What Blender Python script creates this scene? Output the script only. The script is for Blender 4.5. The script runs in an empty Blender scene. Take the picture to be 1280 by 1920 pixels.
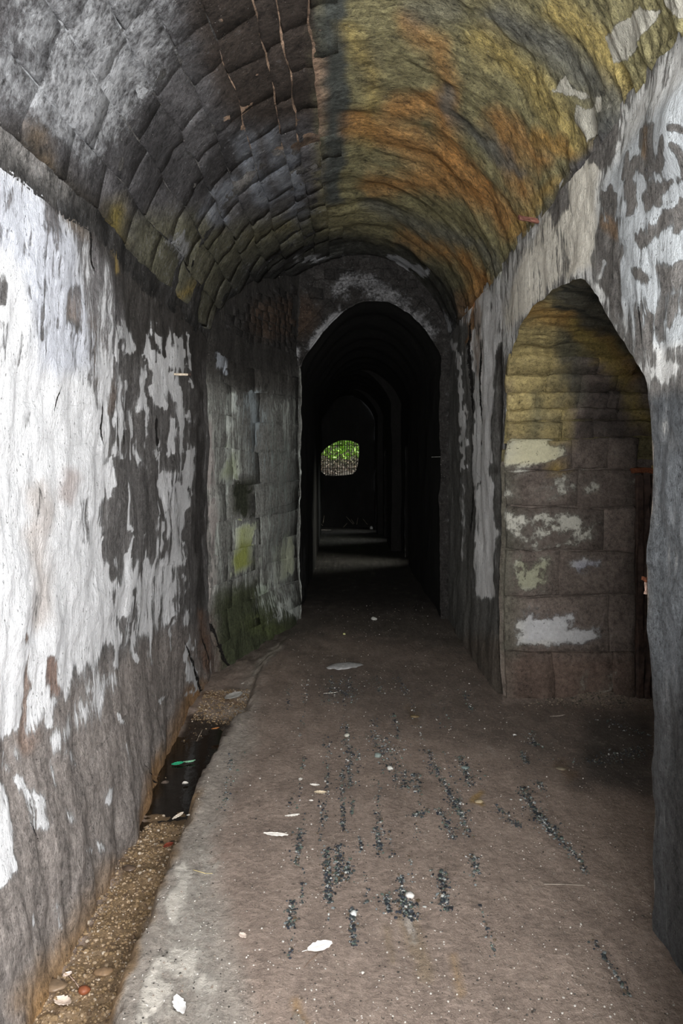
import bpy, math, random
import numpy as np
from mathutils import Vector

# ------------------------------------------------------------------ camera, world, lights, exposure
F, VX, VY, CH = 1490.0, 650.0, 870.0, 1.6      # focal length in px, vanishing point, eye height
sc = bpy.context.scene
col = sc.collection
cd = bpy.data.cameras.new('camera')
cam = bpy.data.objects.new('camera', cd); col.objects.link(cam)
cam.location = (0, 0, CH); cam.rotation_euler = (math.radians(90), 0, 0)
cd.sensor_width = 36; cd.lens = F / 1920 * 36
cd.shift_x = -(VX - 640) / 1920; cd.shift_y = -(960 - VY) / 1920
cd.clip_start = 0.02; cd.clip_end = 200
sc.camera = cam
w = bpy.data.worlds.new('sky'); sc.world = w; w.use_nodes = True
w.node_tree.nodes['Background'].inputs[0].default_value = (0.86, 0.93, 1.0, 1)
w.node_tree.nodes['Background'].inputs[1].default_value = 1.6
sc.view_settings.view_transform = 'Standard'; sc.view_settings.look = 'None'
sc.view_settings.gamma = 1.0; sc.view_settings.use_curve_mapping = False
sc.view_settings.exposure = 0.0

def area(name, loc, target, sx, sy, power, colr=(1, 1, 1), spread=180):
    l = bpy.data.lights.new(name, 'AREA'); l.shape = 'RECTANGLE'; l.size = sx; l.size_y = sy
    l.energy = power; l.color = colr; l.spread = math.radians(spread)
    o = bpy.data.objects.new(name, l); col.objects.link(o); o.location = loc
    o.rotation_euler = (Vector(target) - Vector(loc)).to_track_quat('-Z', 'Y').to_euler()
    return o
area('entrance_daylight', (0.1, -1.35, 1.75), (0.1, 3.0, 2.6), 1.0, 1.9, 275, (1.0, 0.985, 0.96))
area('side_window_daylight', (1.12, 0.72, 1.88), (-1.1, 2.3, 1.1), 1.9, 1.15, 105, (0.99, 0.99, 1.0))
area('side_door_daylight', (1.16, 13.0, 1.2), (-0.5, 13.0, 0.35), 0.4, 1.2, 7, (1.0, 1.0, 0.88), 80)
area('side_door_daylight', (.98, 16.75, 1.2), (-0.5, 16.75, 0.3), 0.4, 1.2, 4, (0.95, 1.0, 0.95), 80)
area('side_door_daylight', (.84, 18.95, 1.2), (-0.5, 18.95, 0.3), 0.35, 1.2, 2.5, (0.95, 1.0, 0.95), 80)
sun = bpy.data.lights.new('sun', 'SUN'); sun.energy = 8.0; sun.angle = math.radians(2); sun.color = (1, .95, .82)
so = bpy.data.objects.new('sun', sun); col.objects.link(so); so.rotation_euler = (math.radians(-25), math.radians(18), 0); so.location = (0, 24, 9)

# ------------------------------------------------------------------ noise
rng = np.random.default_rng(7)
random.seed(7)
def sstep(a, b, x):
    t = np.clip((x - a) / (b - a + 1e-9), 0, 1); return t * t * (3 - 2 * t)

def _hash(ix, iy, iz, seed):
    h = (ix * 374761393 + iy * 668265263 + iz * 2147483647 + seed * 1274126177) & 0xffffffff
    h = ((h ^ (h >> 13)) * 1274126177) & 0xffffffff
    h = ((h ^ (h >> 16)) * 2246822519) & 0xffffffff
    return ((h ^ (h >> 15)) & 0xffffff) / float(0xffffff)
def vnoise(p, scale, seed=0):
    q = np.asarray(p, float) * scale + 1000.0
    i = np.floor(q).astype(np.int64); f = q - i; f = f * f * f * (f * (f * 6 - 15) + 10)
    r = 0
    for dx in (0, 1):
        wx = f[..., 0] if dx else 1 - f[..., 0]
        for dy in (0, 1):
            wy = f[..., 1] if dy else 1 - f[..., 1]
            for dz in (0, 1):
                wz = f[..., 2] if dz else 1 - f[..., 2]
                r = r + _hash(i[..., 0] + dx, i[..., 1] + dy, i[..., 2] + dz, seed) * wx * wy * wz
    return r * 2 - 1
def fbm(p, scale, octv=3, seed=0, gain=.5):
    r = 0; a = 1.0
    for k in range(octv):
        r = r + a * vnoise(p, scale * 2 ** k, seed + k * 17); a *= gain
    return r
def D(P):
    """one unevenness field for all the masonry, so that surfaces that meet stay joined"""
    P = np.asarray(P, float)
    far = np.clip((P[..., 1] - 8.5) / 2, 0, 1)
    out = np.zeros_like(P)
    st = P * np.array([1, 1, .35])
    up = sstep(2.3, 2.8, P[..., 2])
    for c in range(3):
        out[..., c] = .022 * fbm(P, 1.7, 2, 31 + c) + .0075 * fbm(P, 7, 2, 51 + c) + .003 * fbm(P, 24, 2, 71 + c) \
            + (.006 * fbm(st, 11, 2, 91 + c)) * (1 - up)
    out[..., 2] *= np.where(P[..., 2] < .4, .15, 1)
    out *= (1 - .3 * far)[..., None]
    return out

# ------------------------------------------------------------------ the plan of the place
XL, XR = -1.09, 1.05
YS0, YS1 = 6.27, 8.2               # the left wall turns in between these
XI0, XI1 = -0.5, 0.97              # narrower passage
Y0 = -1.5
ZSL, ZSR = 2.55, 2.93
def arch_z(x, x0, x1, z0, z1, rise, e=2.2, g=.72):
    t = np.clip((np.asarray(x) - x0) / (x1 - x0), 0, 1)
    return z0 + (z1 - z0) * t + rise * (1 - np.abs(2 * t - 1) ** e) ** g
def vault_z(x):
    t = np.clip((np.asarray(x) - XL) / (XR - XL), 0, 1); g = .56 + .16 * sstep(.1, .8, t)
    return ZSL + (ZSR - ZSL) * t + (1 - np.abs(2 * t - 1) ** 2.2) ** g
_ix = np.linspace(XI0, XI1, 400); _iz = np.interp(_ix, [-.5, -.44, -.36, -.165, 0, .14, .275, .44, .6, .72, .83, .91, .97], [2.58, 2.71, 2.83, 3.09, 3.22, 3.29, 3.31, 3.29, 3.21, 3.11, 2.99, 2.86, 2.70])
_pad = np.concatenate([np.linspace(_iz[0] - .4, _iz[0], 30), _iz, np.linspace(_iz[-1], _iz[-1] - .4, 30)]); _iz = np.convolve(_pad, np.ones(41) / 41, 'same')[30:-30]; _iz[:20] = np.minimum(_iz[:20], _iz[20])
def inner_z(x): return np.interp(x, _ix, _iz)
_t = np.linspace(0, math.pi, 2001); _vx = XL + (XR - XL) * (1 - np.cos(_t)) / 2; _vz = vault_z(_vx)
_vs = np.concatenate([[0], np.cumsum(np.hypot(np.diff(_vx), np.diff(_vz)))]); SV = _vs[-1]
def vault_pt(s, Y):
    s = np.asarray(s, float)
    x = np.interp(s, _vs, _vx); z = np.interp(s, _vs, _vz)
    return np.stack(np.broadcast_arrays(x, Y, z), -1).astype(float)
def vault_n(s):
    e = .02; x0 = np.interp(s - e, _vs, _vx); x1 = np.interp(s + e, _vs, _vx); z0 = np.interp(s - e, _vs, _vz); z1 = np.interp(s + e, _vs, _vz)
    dx, dz = x1 - x0, z1 - z0; l = np.hypot(dx, dz); return np.stack([dz / l, 0 * dx, -dx / l], -1)
def yend(x): return np.interp(x, [XL, XI0], [YS0, YS1])
# side passage opening in the right wall (along Y)
AY = np.array([2.72, 2.80, 2.90, 3.13, 3.35, 3.52, 3.65, 3.8, 4.1, 4.47, 4.8, 5.05, 5.2, 5.3, 5.36, 5.39])
AZ = np.array([1.75, 1.93, 2.02, 2.17, 2.33, 2.445, 2.475, 2.485, 2.495, 2.49, 2.42, 2.31, 2.17, 2.00, 1.85, 1.68])
def side_z(Y): return np.interp(Y, AY, AZ)
YJ = 5.39; YN = 2.72; XP = 3.2

def proj(P):
    """photograph coordinates of a point (used to place stains on the surface it lies on)"""
    P = np.asarray(P, float); Y = np.maximum(P[..., 1], .3)
    return VX + P[..., 0] * F / Y, VY - (P[..., 2] - CH) * F / Y
def on_floor(px, py, z=0.0):
    Y = F * (CH - z) / (py - VY); return (px - VX) * Y / F, Y

# ------------------------------------------------------------------ stains (albedo only), drawn as soft shapes fixed to a surface
def sd_poly(x, y, pts):
    d = np.full(x.shape, 1e9); ins = np.zeros(x.shape, bool); n = len(pts)
    for i in range(n):
        ax, ay = pts[i]; bx, by = pts[(i + 1) % n]
        ex, ey = bx - ax, by - ay; t = np.clip(((x - ax) * ex + (y - ay) * ey) / (ex * ex + ey * ey + 1e-9), 0, 1)
        d = np.minimum(d, np.hypot(x - ax - t * ex, y - ay - t * ey))
        c = ((ay > y) != (by > y)) & (x < (bx - ax) * (y - ay) / ((by - ay) if by != ay else 1e-9) + ax); ins ^= c
    return np.where(ins, -d, d)
def sd_line(x, y, pts, r):
    d = np.full(x.shape, 1e9)
    for i in range(len(pts) - 1):
        ax, ay = pts[i]; bx, by = pts[i + 1]; ex, ey = bx - ax, by - ay
        t = np.clip(((x - ax) * ex + (y - ay) * ey) / (ex * ex + ey * ey + 1e-9), 0, 1)
        d = np.minimum(d, np.hypot(x - ax - t * ex, y - ay - t * ey))
    return d - r
class Skin:
    def __init__(s, base, pcol=(.72, .75, .79), pnt=.1, gls=0.0):
        s.base, s.pcol, s.pnt, s.gls, s.ops, s.cracks = base, pcol, pnt, gls, [], []
    def c(s, colr, pts, r=None, soft=20, k=1.0): s.ops.append(('col', colr, pts, r, soft, k)); return s
    def q(s, colr, pts, r=None, soft=20, k=1.0): s.ops.append(('pcol', colr, pts, r, soft, k)); return s
    def p(s, v, pts, r=None, soft=14, k=1.0): s.ops.append(('pnt', v, pts, r, soft, k)); return s
    def g(s, v, pts, r=None, soft=10, k=1.0): s.ops.append(('gls', v, pts, r, soft, k)); return s
    def crack(s, pts, wdt=2.0): s.cracks.append((pts, wdt)); return s
    def eval(s, P):
        P = P.reshape(-1, 3); x, y = proj(P); n = len(P)
        # ragged outlines
        x = x + 7 * fbm(P, 9, 2, 5); y = y + 7 * fbm(P, 9, 2, 6)
        A = {'col': np.tile(np.array(s.base, float), (n, 1)), 'pcol': np.tile(np.array(s.pcol, float), (n, 1)),
             'pnt': np.full(n, float(s.pnt)), 'gls': np.full(n, float(s.gls))}
        for what, v, pts, r, soft, k in s.ops:
            xs = [p[0] for p in pts]; ys = [p[1] for p in pts]; m = (r or 0) + soft + 2
            sel = np.where((x > min(xs) - m) & (x < max(xs) + m) & (y > min(ys) - m) & (y < max(ys) + m))[0]
            if not len(sel): continue
            d = sd_poly(x[sel], y[sel], pts) if r is None else sd_line(x[sel], y[sel], pts, r)
            t = (1 - sstep(-soft * .5, soft * .5, d)) * k
            if what in ('col', 'pcol'): A[what][sel] += (np.array(v) - A[what][sel]) * t[:, None]
            else: A[what][sel] += (v - A[what][sel]) * t
        x, y = proj(P)
        cr = np.full(n, 50.0)
        for pts, wdt in s.cracks:
            pts = sorted(pts, key=lambda p: p[1]); xs = [p[0] for p in pts]; ys = [p[1] for p in pts]
            dx = x - np.interp(y, ys, xs); end = np.maximum(np.maximum(ys[0] - y, y - ys[-1]), 0)
            taper = wdt * np.clip(np.minimum(y - ys[0], ys[-1] - y) / 12, .25, 1)
            dd = (np.abs(dx) + end) / taper
            use = dd < np.abs(cr); cr = np.where(use, np.where(dx < 0, -dd, dd), cr)
        A['crk'] = cr
        return A

# ------------------------------------------------------------------ mesh building
def mesh_obj(name, V, Fc, mat, parent=None, attrs=None, smooth=True, kind=None):
    me = bpy.data.meshes.new(name); V = np.asarray(V, float).reshape(-1, 3)
    me.from_pydata([tuple(v) for v in V.tolist()], [], Fc if isinstance(Fc, list) else Fc.tolist())
    if attrs:
        for k, a in attrs.items():
            if a.ndim == 2:
                at = me.attributes.new(k, 'FLOAT_COLOR', 'POINT'); at.data.foreach_set('color', np.concatenate([a, np.ones((len(a), 1))], 1).astype(np.float32).ravel())
            else:
                at = me.attributes.new(k, 'FLOAT', 'POINT'); at.data.foreach_set('value', a.astype(np.float32))
    if smooth: me.polygons.foreach_set('use_smooth', np.ones(len(me.polygons), bool))
    if mat: me.materials.append(mat)
    o = bpy.data.objects.new(name, me); col.objects.link(o)
    if parent: o.parent = parent
    if kind: o['kind'] = kind
    return o
def grid_faces(nu, nv, off=0):
    a = (np.arange(nu - 1)[:, None] * nv + np.arange(nv - 1)[None, :]).ravel() + off
    return np.stack([a, a + nv, a + nv + 1, a + 1], 1)
class Patches:
    def __init__(s): s.V, s.F, s.n = [], [], 0
    def add(s, P):
        nu, nv = P.shape[:2]; s.V.append(P.reshape(-1, 3)); s.F.append(grid_faces(nu, nv, s.n)); s.n += nu * nv
    def build(s, name, mat, skin, parent=None, disp=D, kind='structure', extra=None):
        V = np.concatenate(s.V); Fc = np.concatenate(s.F)
        A = skin.eval(V); W = V + disp(V)
        if extra is not None: W = W + extra(V)
        return mesh_obj(name, W, Fc, mat, parent, A, True, kind)
def ysteps(a, b, px, xw):
    """rows between a and b that are about px photograph pixels apart on a side wall at distance xw"""
    y = [a]
    while y[-1] < b: y.append(y[-1] + max(.008, px * y[-1] ** 2 / (F * xw)) if y[-1] > 2 else y[-1] + .12)
    y[-1] = b
    return np.array(y)
def tag(o, label=None, cat=None, group=None, kind=None):
    if label: o['label'] = label
    if cat: o['category'] = cat
    if group: o['group'] = group
    if kind: o['kind'] = kind
    return o

# ------------------------------------------------------------------ materials
def N(nt, typ, **kw):
    n = nt.nodes.new(typ)
    for k, v in kw.items():
        if k.startswith('i_'): n.inputs[int(k[2:]) if k[2:].isdigit() else k[2:]].default_value = v
        else: setattr(n, k, v)
    return n
def masonry(name, stretch=(1, 1, .25), s1=7.0, amp1=.9, amp2=.5, contrast=1.0, bump=.012, rough=.85, speck=.5, crack=True, fine=(1, 1, 1), edge=(.44, .58)):
    m = bpy.data.materials.new(name); m.use_nodes = True; nt = m.node_tree; nt.nodes.clear(); L = nt.links.new
    out = N(nt, 'ShaderNodeOutputMaterial'); bs = N(nt, 'ShaderNodeBsdfPrincipled'); L(bs.outputs[0], out.inputs[0])
    tc = N(nt, 'ShaderNodeTexCoord'); obj = tc.outputs['Object']
    def attr(n_): return N(nt, 'ShaderNodeAttribute', attribute_name=n_)
    def mapped(v):
        mp = N(nt, 'ShaderNodeMapping'); mp.inputs['Scale'].default_value = v; L(obj, mp.inputs['Vector']); return mp.outputs[0]
    def noise(vec, scale, det=5, ro=.6, dist=0):
        n = N(nt, 'ShaderNodeTexNoise'); n.inputs['Scale'].default_value = scale; n.inputs['Detail'].default_value = det
        n.inputs['Roughness'].default_value = ro; n.inputs['Distortion'].default_value = dist; L(vec, n.inputs['Vector']); return n.outputs['Fac']
    def math_(op, a, b=None, c=None):
        n = N(nt, 'ShaderNodeMath', operation=op)
        for i, x in enumerate((a, b, c)):
            if x is None: continue
            if isinstance(x, (int, float)): n.inputs[i].default_value = x
            else: L(x, n.inputs[i])
        return n.outputs[0]
    def ss(a, b, x):
        n = N(nt, 'ShaderNodeMapRange', interpolation_type='SMOOTHSTEP'); n.inputs[1].default_value = a; n.inputs[2].default_value = b; L(x, n.inputs[0]); return n.outputs[0]
    def mixc(f, a, b, blend='MIX'):
        n = N(nt, 'ShaderNodeMix', data_type='RGBA', blend_type=blend)
        for s_, x in ((0, f), (6, a), (7, b)):
            if isinstance(x, (int, float)): n.inputs[s_].default_value = x
            elif isinstance(x, tuple): n.inputs[s_].default_value = x
            else: L(x, n.inputs[s_])
        return n.outputs[2]
    sv = mapped(stretch); fv = mapped(fine)
    n1 = noise(sv, s1, 7, .66, 0); n2 = noise(fv, 38, 6, .68); n3 = noise(sv, 2.6, 5, .6); n4 = noise(fv, 170, 3, .6); n5 = noise(sv, 34, 8, .75)
    pnt = attr('pnt').outputs['Fac']
    e = math_('ADD', pnt, math_('MULTIPLY', math_('SUBTRACT', n1, .5), amp1 * 1.6))
    e = math_('ADD', e, math_('MULTIPLY', math_('SUBTRACT', n5, .5), amp2 * 1.3))
    fac = ss(edge[0], edge[1], e)
    film = ss(.15, .95, e)
    fac = math_('MAXIMUM', fac, math_('MULTIPLY', film, .38))
    # base tone with grain
    t = math_('ADD', math_('MULTIPLY', math_('SUBTRACT', n2, .5), 2.0 * contrast), math_('MULTIPLY', math_('SUBTRACT', n1, .5), 1.5 * contrast))
    t = math_('ADD', t, math_('MULTIPLY', math_('SUBTRACT', n4, .5), 1.2 * contrast))
    t = math_('MAXIMUM', math_('ADD', t, 1.0), .22)
    base = mixc(1.0, attr('col').outputs['Color'], t, 'MULTIPLY')
    tp = math_('ADD', math_('MULTIPLY', math_('SUBTRACT', n2, .5), .7), math_('ADD', math_('MULTIPLY', math_('SUBTRACT', n3, .5), .7), 1.0))
    paint = mixc(1.0, attr('pcol').outputs['Color'], tp, 'MULTIPLY')
    c = mixc(fac, base, paint)
    # pits and flecks
    pit = ss(.66, .72, noise(fv, 62, 4, .5)); c = mixc(math_('MULTIPLY', pit, .55), c, (.03, .027, .025, 1))
    fl = ss(.70, .76, noise(fv, 95, 2, .5)); c = mixc(math_('MULTIPLY', fl, speck * .6), c, (.6, .58, .55, 1))
    h = math_('ADD', math_('MULTIPLY', n2, .8), math_('MULTIPLY', n1, 1.2))
    h = math_('ADD', h, math_('MULTIPLY', fac, .35)); h = math_('ADD', h, math_('MULTIPLY', n4, .22)); h = math_('SUBTRACT', h, math_('MULTIPLY', pit, .4))
    h = math_('ADD', h, math_('MULTIPLY', n5, .6))
    if crack:
        cw = math_('ADD', attr('crk').outputs['Fac'], math_('MULTIPLY', math_('SUBTRACT', noise(obj, 26, 3, .7), .5), 3.2))
        ck = math_('SUBTRACT', 1.0, ss(.5, 1.1, math_('ABSOLUTE', cw)))
        c = mixc(ck, c, (.012, .010, .009, 1)); h = math_('SUBTRACT', h, math_('MULTIPLY', ck, 1.5))
    L(c, bs.inputs['Base Color'])
    g = attr('gls').outputs['Fac']
    r = math_('SUBTRACT', rough, math_('MULTIPLY', g, .6)); r = math_('ADD', r, math_('MULTIPLY', math_('SUBTRACT', n2, .5), .3)); L(r, bs.inputs['Roughness'])
    bs.inputs['Specular IOR Level'].default_value = .35
    L(math_('ADD', math_('MULTIPLY', g, .5), .28), bs.inputs['Specular IOR Level'])
    b = N(nt, 'ShaderNodeBump'); b.inputs['Strength'].default_value = 1; b.inputs['Distance'].default_value = bump; L(h, b.inputs['Height']); L(b.outputs[0], bs.inputs['Normal'])
    return m
def plain(name, colr, rough=.7, nscale=60, amp=.5, bump=.001, metal=0, spec=.4, trans=0):
    m = bpy.data.materials.new(name); m.use_nodes = True; nt = m.node_tree; bs = nt.nodes['Principled BSDF']; L = nt.links.new
    tc = N(nt, 'ShaderNodeTexCoord'); n = N(nt, 'ShaderNodeTexNoise'); n.inputs['Scale'].default_value = nscale; n.inputs['Detail'].default_value = 5
    L(tc.outputs['Object'], n.inputs['Vector'])
    mr = N(nt, 'ShaderNodeMapRange'); mr.inputs[1].default_value = .25; mr.inputs[2].default_value = .75; mr.inputs[3].default_value = 1 - amp; mr.inputs[4].default_value = 1 + amp
    L(n.outputs['Fac'], mr.inputs[0])
    mx = N(nt, 'ShaderNodeMix', data_type='RGBA', blend_type='MULTIPLY'); mx.inputs[0].default_value = 1; mx.inputs[6].default_value = (*colr, 1); L(mr.outputs[0], mx.inputs[7])
    L(mx.outputs[2], bs.inputs['Base Color']); bs.inputs['Roughness'].default_value = rough; bs.inputs['Metallic'].default_value = metal; bs.inputs['Specular IOR Level'].default_value = spec
    bs.inputs['Transmission Weight'].default_value = trans
    b = N(nt, 'ShaderNodeBump'); b.inputs['Distance'].default_value = bump; L(n.outputs['Fac'], b.inputs['Height']); L(b.outputs[0], bs.inputs['Normal'])
    return m
def pebbly(name, rough=.35):
    m = bpy.data.materials.new(name); m.use_nodes = True; nt = m.node_tree; bs = nt.nodes['Principled BSDF']
    a = N(nt, 'ShaderNodeAttribute', attribute_name='col'); nt.links.new(a.outputs['Color'], bs.inputs['Base Color']); bs.inputs['Roughness'].default_value = rough
    return m
M = {}
M['wall'] = masonry('whitewashed_wall', (1, 1.0, .2), 9, .75, 1.1, 1.25, .016, edge=(.40, .60))
M['vault'] = masonry('vault_stone', (1, 1.0, 1), 10, .7, 1.3, 1.5, .02, .8, .9, False, edge=(.25, .80))
M['sinter'] = masonry('stained_vault', (1, 1.25, 1), 10, .8, .9, 1.6, .022, .72, .9, False, (.9, 1.1, .9), edge=(.35, .6))
M['jamb'] = masonry('coursed_stone', (.8, 1, .7), 10, .8, .8, 1.1, .014, .8, .3, False, edge=(.38, .62))
M['strata'] = masonry('layered_stone', (.35, 2.2, 2.2), 7, .8, .6, 1.1, .03, .7, .3, False)
M['floor'] = masonry('mud_floor', (1, .6, 1), 7, .8, .8, .8, .010, .75, .9, False, edge=(.3, .7))
M['inner'] = masonry('inner_stone', (1, 1, .5), 5, .9, .5, 1.0, .02, .8, .2, False)
M['pebble'] = pebbly('wet_pebble'); M['dry_pebble'] = pebbly('dry_pebble', .6)

WHITE = (.78, .785, .80); GREY = (.115, .108, .105); BROWN = (.15, .115, .095)

# ------------------------------------------------------------------ skins (where the paint, soot, mineral stains and some painted shade are)
skL = Skin((.135, .128, .124), WHITE, .28)
skL.c((.27, .24, .222), [(-900, 1200), (60, 1330), (200, 1240), (330, 1180), (400, 1180), (400, 1400), (0, 2200), (-900, 3000)], None, 60)
skL.p(.05, [(-900, 1420), (60, 1390), (200, 1260), (330, 1190), (400, 1180), (400, 1400), (0, 2200), (-900, 3000)], None, 60)
skL.p(.98, [(-900, 150), (0, 320), (45, 430), (120, 640), (150, 700), (185, 790), (190, 900), (180, 1000), (205, 1100), (225, 1180), (170, 1230), (120, 1290), (60, 1370), (0, 1400), (-900, 1600)], None, 46)
skL.p(.62, [(60, 400), (130, 430), (190, 560), (220, 700), (185, 760), (120, 640)], None, 30)
skL.c((.25, .2, .17), [(110, 560), (170, 620), (200, 760)], 16, 24, .7)
skL.c((.27, .19, .15), [(40, 1160), (60, 1260), (50, 1400)], 14, 24, .8).p(.25, [(44, 1190), (60, 1300), (40, 1420)], 9, 22)
skL.p(.3, [(98, 1225), (104, 1300)], 9, 18).c((.3, .2, .16), [(98, 1220), (104, 1290)], 12, 18, .8)
skL.q((.52, .47, .44), [(75, 920), (90, 960), (70, 1000), (85, 1080), (80, 1150)], 18, 36, .8).q((.45, .38, .36), [(130, 890), (125, 930)], 12, 24, .8).p(.75, [(75, 920), (90, 960)], 10, 24)
# dark streak zone with paint ribbons
skL.p(.2, [(232, 720), (300, 690), (300, 880), (290, 1060), (200, 1050), (190, 960), (225, 880)], None, 26)
for a in ([(212, 560), (222, 640), (220, 780)], [(240, 600), (248, 690)], [(225, 700), (232, 860)], [(250, 780), (262, 850), (268, 880)], [(266, 670), (271, 760)],
          [(292, 690), (296, 760)], [(305, 880), (312, 960)], [(200, 880), (205, 940)], [(215, 1060), (218, 1180)], [(245, 1060), (250, 1150)], [(275, 1050), (280, 1150)], [(186, 1000), (200, 1080)]):
    skL.p(.85, a, 5, 12)
skL.p(.8, [(318, 650), (330, 740), (345, 800), (352, 900), (340, 980)], 12, 14).p(.72, [(322, 900), (330, 1060)], 9, 16)
skL.p(.6, [(200, 1100), (330, 1060), (330, 1180), (215, 1215)], None, 30)
skL.p(.82, [(180, 1130), (232, 1120), (225, 1195), (150, 1240)], None, 22)
skL.p(.1, [(285, 900), (300, 1030)], 7, 16).p(.05, [(362, 700), (372, 900), (370, 1150)], 8, 12).c((.05, .045, .042), [(368, 640), (374, 900), (378, 1200)], 7, 14)
skL.p(.75, [(350, 1195), (366, 1225)], 5, 8).p(.85, [(343, 1215), (352, 1255), (366, 1290)], 7, 7).p(.7, [(352, 1300), (356, 1305)], 5, 6)
skL.p(.9, [(212, 1330), (214, 1350)], 4, 5).p(.8, [(118, 1595), (130, 1598)], 3, 5).p(.7, [(300, 1315), (312, 1305)], 4, 6)
skL.p(.9, [(-60, 1430), (0, 1480), (8, 1560), (0, 1640), (-60, 1700)], None, 16).p(.7, [(30, 1470), (55, 1500), (50, 1550)], 12, 22).p(.6, [(95, 1400), (150, 1340), (200, 1270)], 16, 40)
skL.c((.055, .05, .046), [(-400, -250), (0, 170), (60, 330), (130, 430), (200, 560), (225, 650), (330, 680), (400, 680), (400, 560), (200, 400), (0, 60)], None, 40)
skL.p(.1, [(60, 330), (110, 400), (170, 470), (215, 620), (230, 700), (300, 690), (400, 760), (400, 560), (200, 400), (60, 200)], None, 34)
skL.p(.75, [(212, 585), (228, 600), (250, 605), (256, 650), (230, 660), (214, 640)], None, 10).p(.7, [(318, 648), (334, 690)], 7, 8)
skL.c((.3, .22, .08), [(206, 440), (216, 510)], 7, 14)
skL.c((.24, .17, .09), [(60, 300), (110, 380), (150, 450)], 10, 20, .7)
skL.c((.36, .2, .08), [(375, 1300), (330, 1400), (270, 1470), (230, 1590), (170, 1690), (110, 1790), (20, 1900), (-60, 1980)], 22, 34, .85)
skL.c((.34, .2, .08), [(180, 1650), (110, 1760), (0, 1880)], 34, 60, .7)
skL.c((.22, .14, .10), [(385, 1250), (380, 1150)], 8, 18)
rs = random.Random(3)
skL.p(.42, [(-60, 200), (40, 300), (150, 430), (235, 600), (215, 700), (150, 600), (60, 440), (-60, 340)], None, 50).c((.2, .19, .195), [(-60, 200), (40, 300), (150, 430), (235, 600), (215, 700), (150, 600), (60, 440), (-60, 340)], None, 50, .7)
skL.p(.6, [(-60, 250), (60, 340), (110, 440), (140, 600), (80, 640), (40, 480), (-60, 400)], None, 40).q((.60, .62, .68), [(-60, 250), (60, 340), (130, 440), (170, 700), (80, 700), (30, 480), (-60, 400)], None, 40)
for _ in range(30):
    x_, y_ = rs.uniform(0, 140), rs.uniform(330, 640); skL.p(rs.choice((.3, .5)), [(x_, y_), (x_ + rs.uniform(-8, 12), y_ + rs.uniform(20, 60))], rs.uniform(2, 6), 12)
for _ in range(95):
    x_, y_ = rs.uniform(192, 366), rs.uniform(600, 1170); l_ = rs.uniform(30, 130); skL.p(rs.choice((.9, .9, .75, .0)), [(x_, y_), (x_ + rs.uniform(-4, 6), y_ + l_)], rs.uniform(1.2, 3.6), 5)
for _ in range(34):
    x_, y_ = rs.uniform(0, 185), rs.uniform(420, 1250); l_ = rs.uniform(20, 90); skL.p(rs.uniform(.62, .8), [(x_, y_), (x_ + rs.uniform(-6, 6), y_ + l_)], rs.uniform(4, 12), 26)
for _ in range(26):
    x_, y_ = rs.uniform(0, 330), rs.uniform(1230, 1800); l_ = rs.uniform(10, 40)
    if x_ < 360 - (y_ - 1230) * .6: skL.p(rs.uniform(.5, .75), [(x_, y_), (x_ + rs.uniform(-6, 6), y_ + l_)], rs.uniform(2, 7), 12)
skL.crack([(186, 755), (182, 800), (188, 835)], 2.2).crack([(236, 785), (235, 840)], 1.5).crack([(293, 785), (292, 810), (296, 850)], 2.2).crack([(6, 700), (9, 735), (6, 760)], 2.6)
skL.crack([(116, 720), (107, 745), (104, 770)], 1.3).crack([(342, 1205), (358, 1240), (372, 1290), (375, 1312)], 2.4).crack([(376, 1180), (382, 1210), (388, 1250)], 1.2)
skL.crack([(248, 1440), (270, 1465), (282, 1482)], 1.8).crack([(155, 400), (170, 520)], 1.6).crack([(38, 1540), (50, 1575)], 1.6).crack([(207, 560), (213, 630)], 1.6)

skS = Skin((.26, .26, .24), (.62, .66, .61), .42)
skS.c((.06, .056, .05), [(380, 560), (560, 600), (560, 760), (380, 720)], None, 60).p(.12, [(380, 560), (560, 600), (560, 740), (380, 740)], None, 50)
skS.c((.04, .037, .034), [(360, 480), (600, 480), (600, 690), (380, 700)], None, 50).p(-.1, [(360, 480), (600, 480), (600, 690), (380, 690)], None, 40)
skS.p(.85, [(402, 665), (430, 680), (428, 705), (405, 690)], None, 8).q((.42, .45, .5), [(402, 665), (430, 680), (428, 705), (405, 690)], 10, 10)
skS.p(.75, [(435, 735), (437, 765)], 5, 6).p(.8, [(428, 790), (436, 840)], 7, 8)
skS.p(.7, [(470, 740), (485, 790)], 12, 12).q((.33, .38, .40), [(470, 740), (500, 900)], 22, 20)
skS.p(.95, [(424, 848), (446, 848), (444, 900), (421, 898)], None, 5).q((.45, .5, .36), [(424, 848), (446, 848), (444, 900), (421, 898)], None, 6)
skS.c((.045, .05, .032), [(438, 903), (475, 903), (476, 965), (438, 965)], None, 7).p(-.3, [(438, 903), (475, 903), (476, 965), (438, 965)], None, 8)
skS.p(.95, [(446, 975), (470, 975), (470, 1018), (448, 1016)], None, 6).q((.55, .6, .3), [(446, 975), (470, 975), (470, 1018), (448, 1016)], None, 7)
skS.p(.85, [(432, 1028), (475, 1028), (474, 1065), (440, 1066)], None, 8).q((.38, .42, .12), [(432, 1028), (475, 1028), (474, 1065), (440, 1066)], None, 8)
skS.p(.7, [(385, 800), (405, 800), (400, 1130), (388, 1140)], None, 10).q((.40, .36, .34), [(385, 800), (402, 800), (402, 1130), (388, 1140)], None, 10)
skS.p(.45, [(495, 800), (555, 830), (555, 1140), (500, 1040)], None, 24).q((.33, .37, .34), [(495, 800), (555, 830), (555, 1140), (500, 1040)], None, 24)
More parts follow.
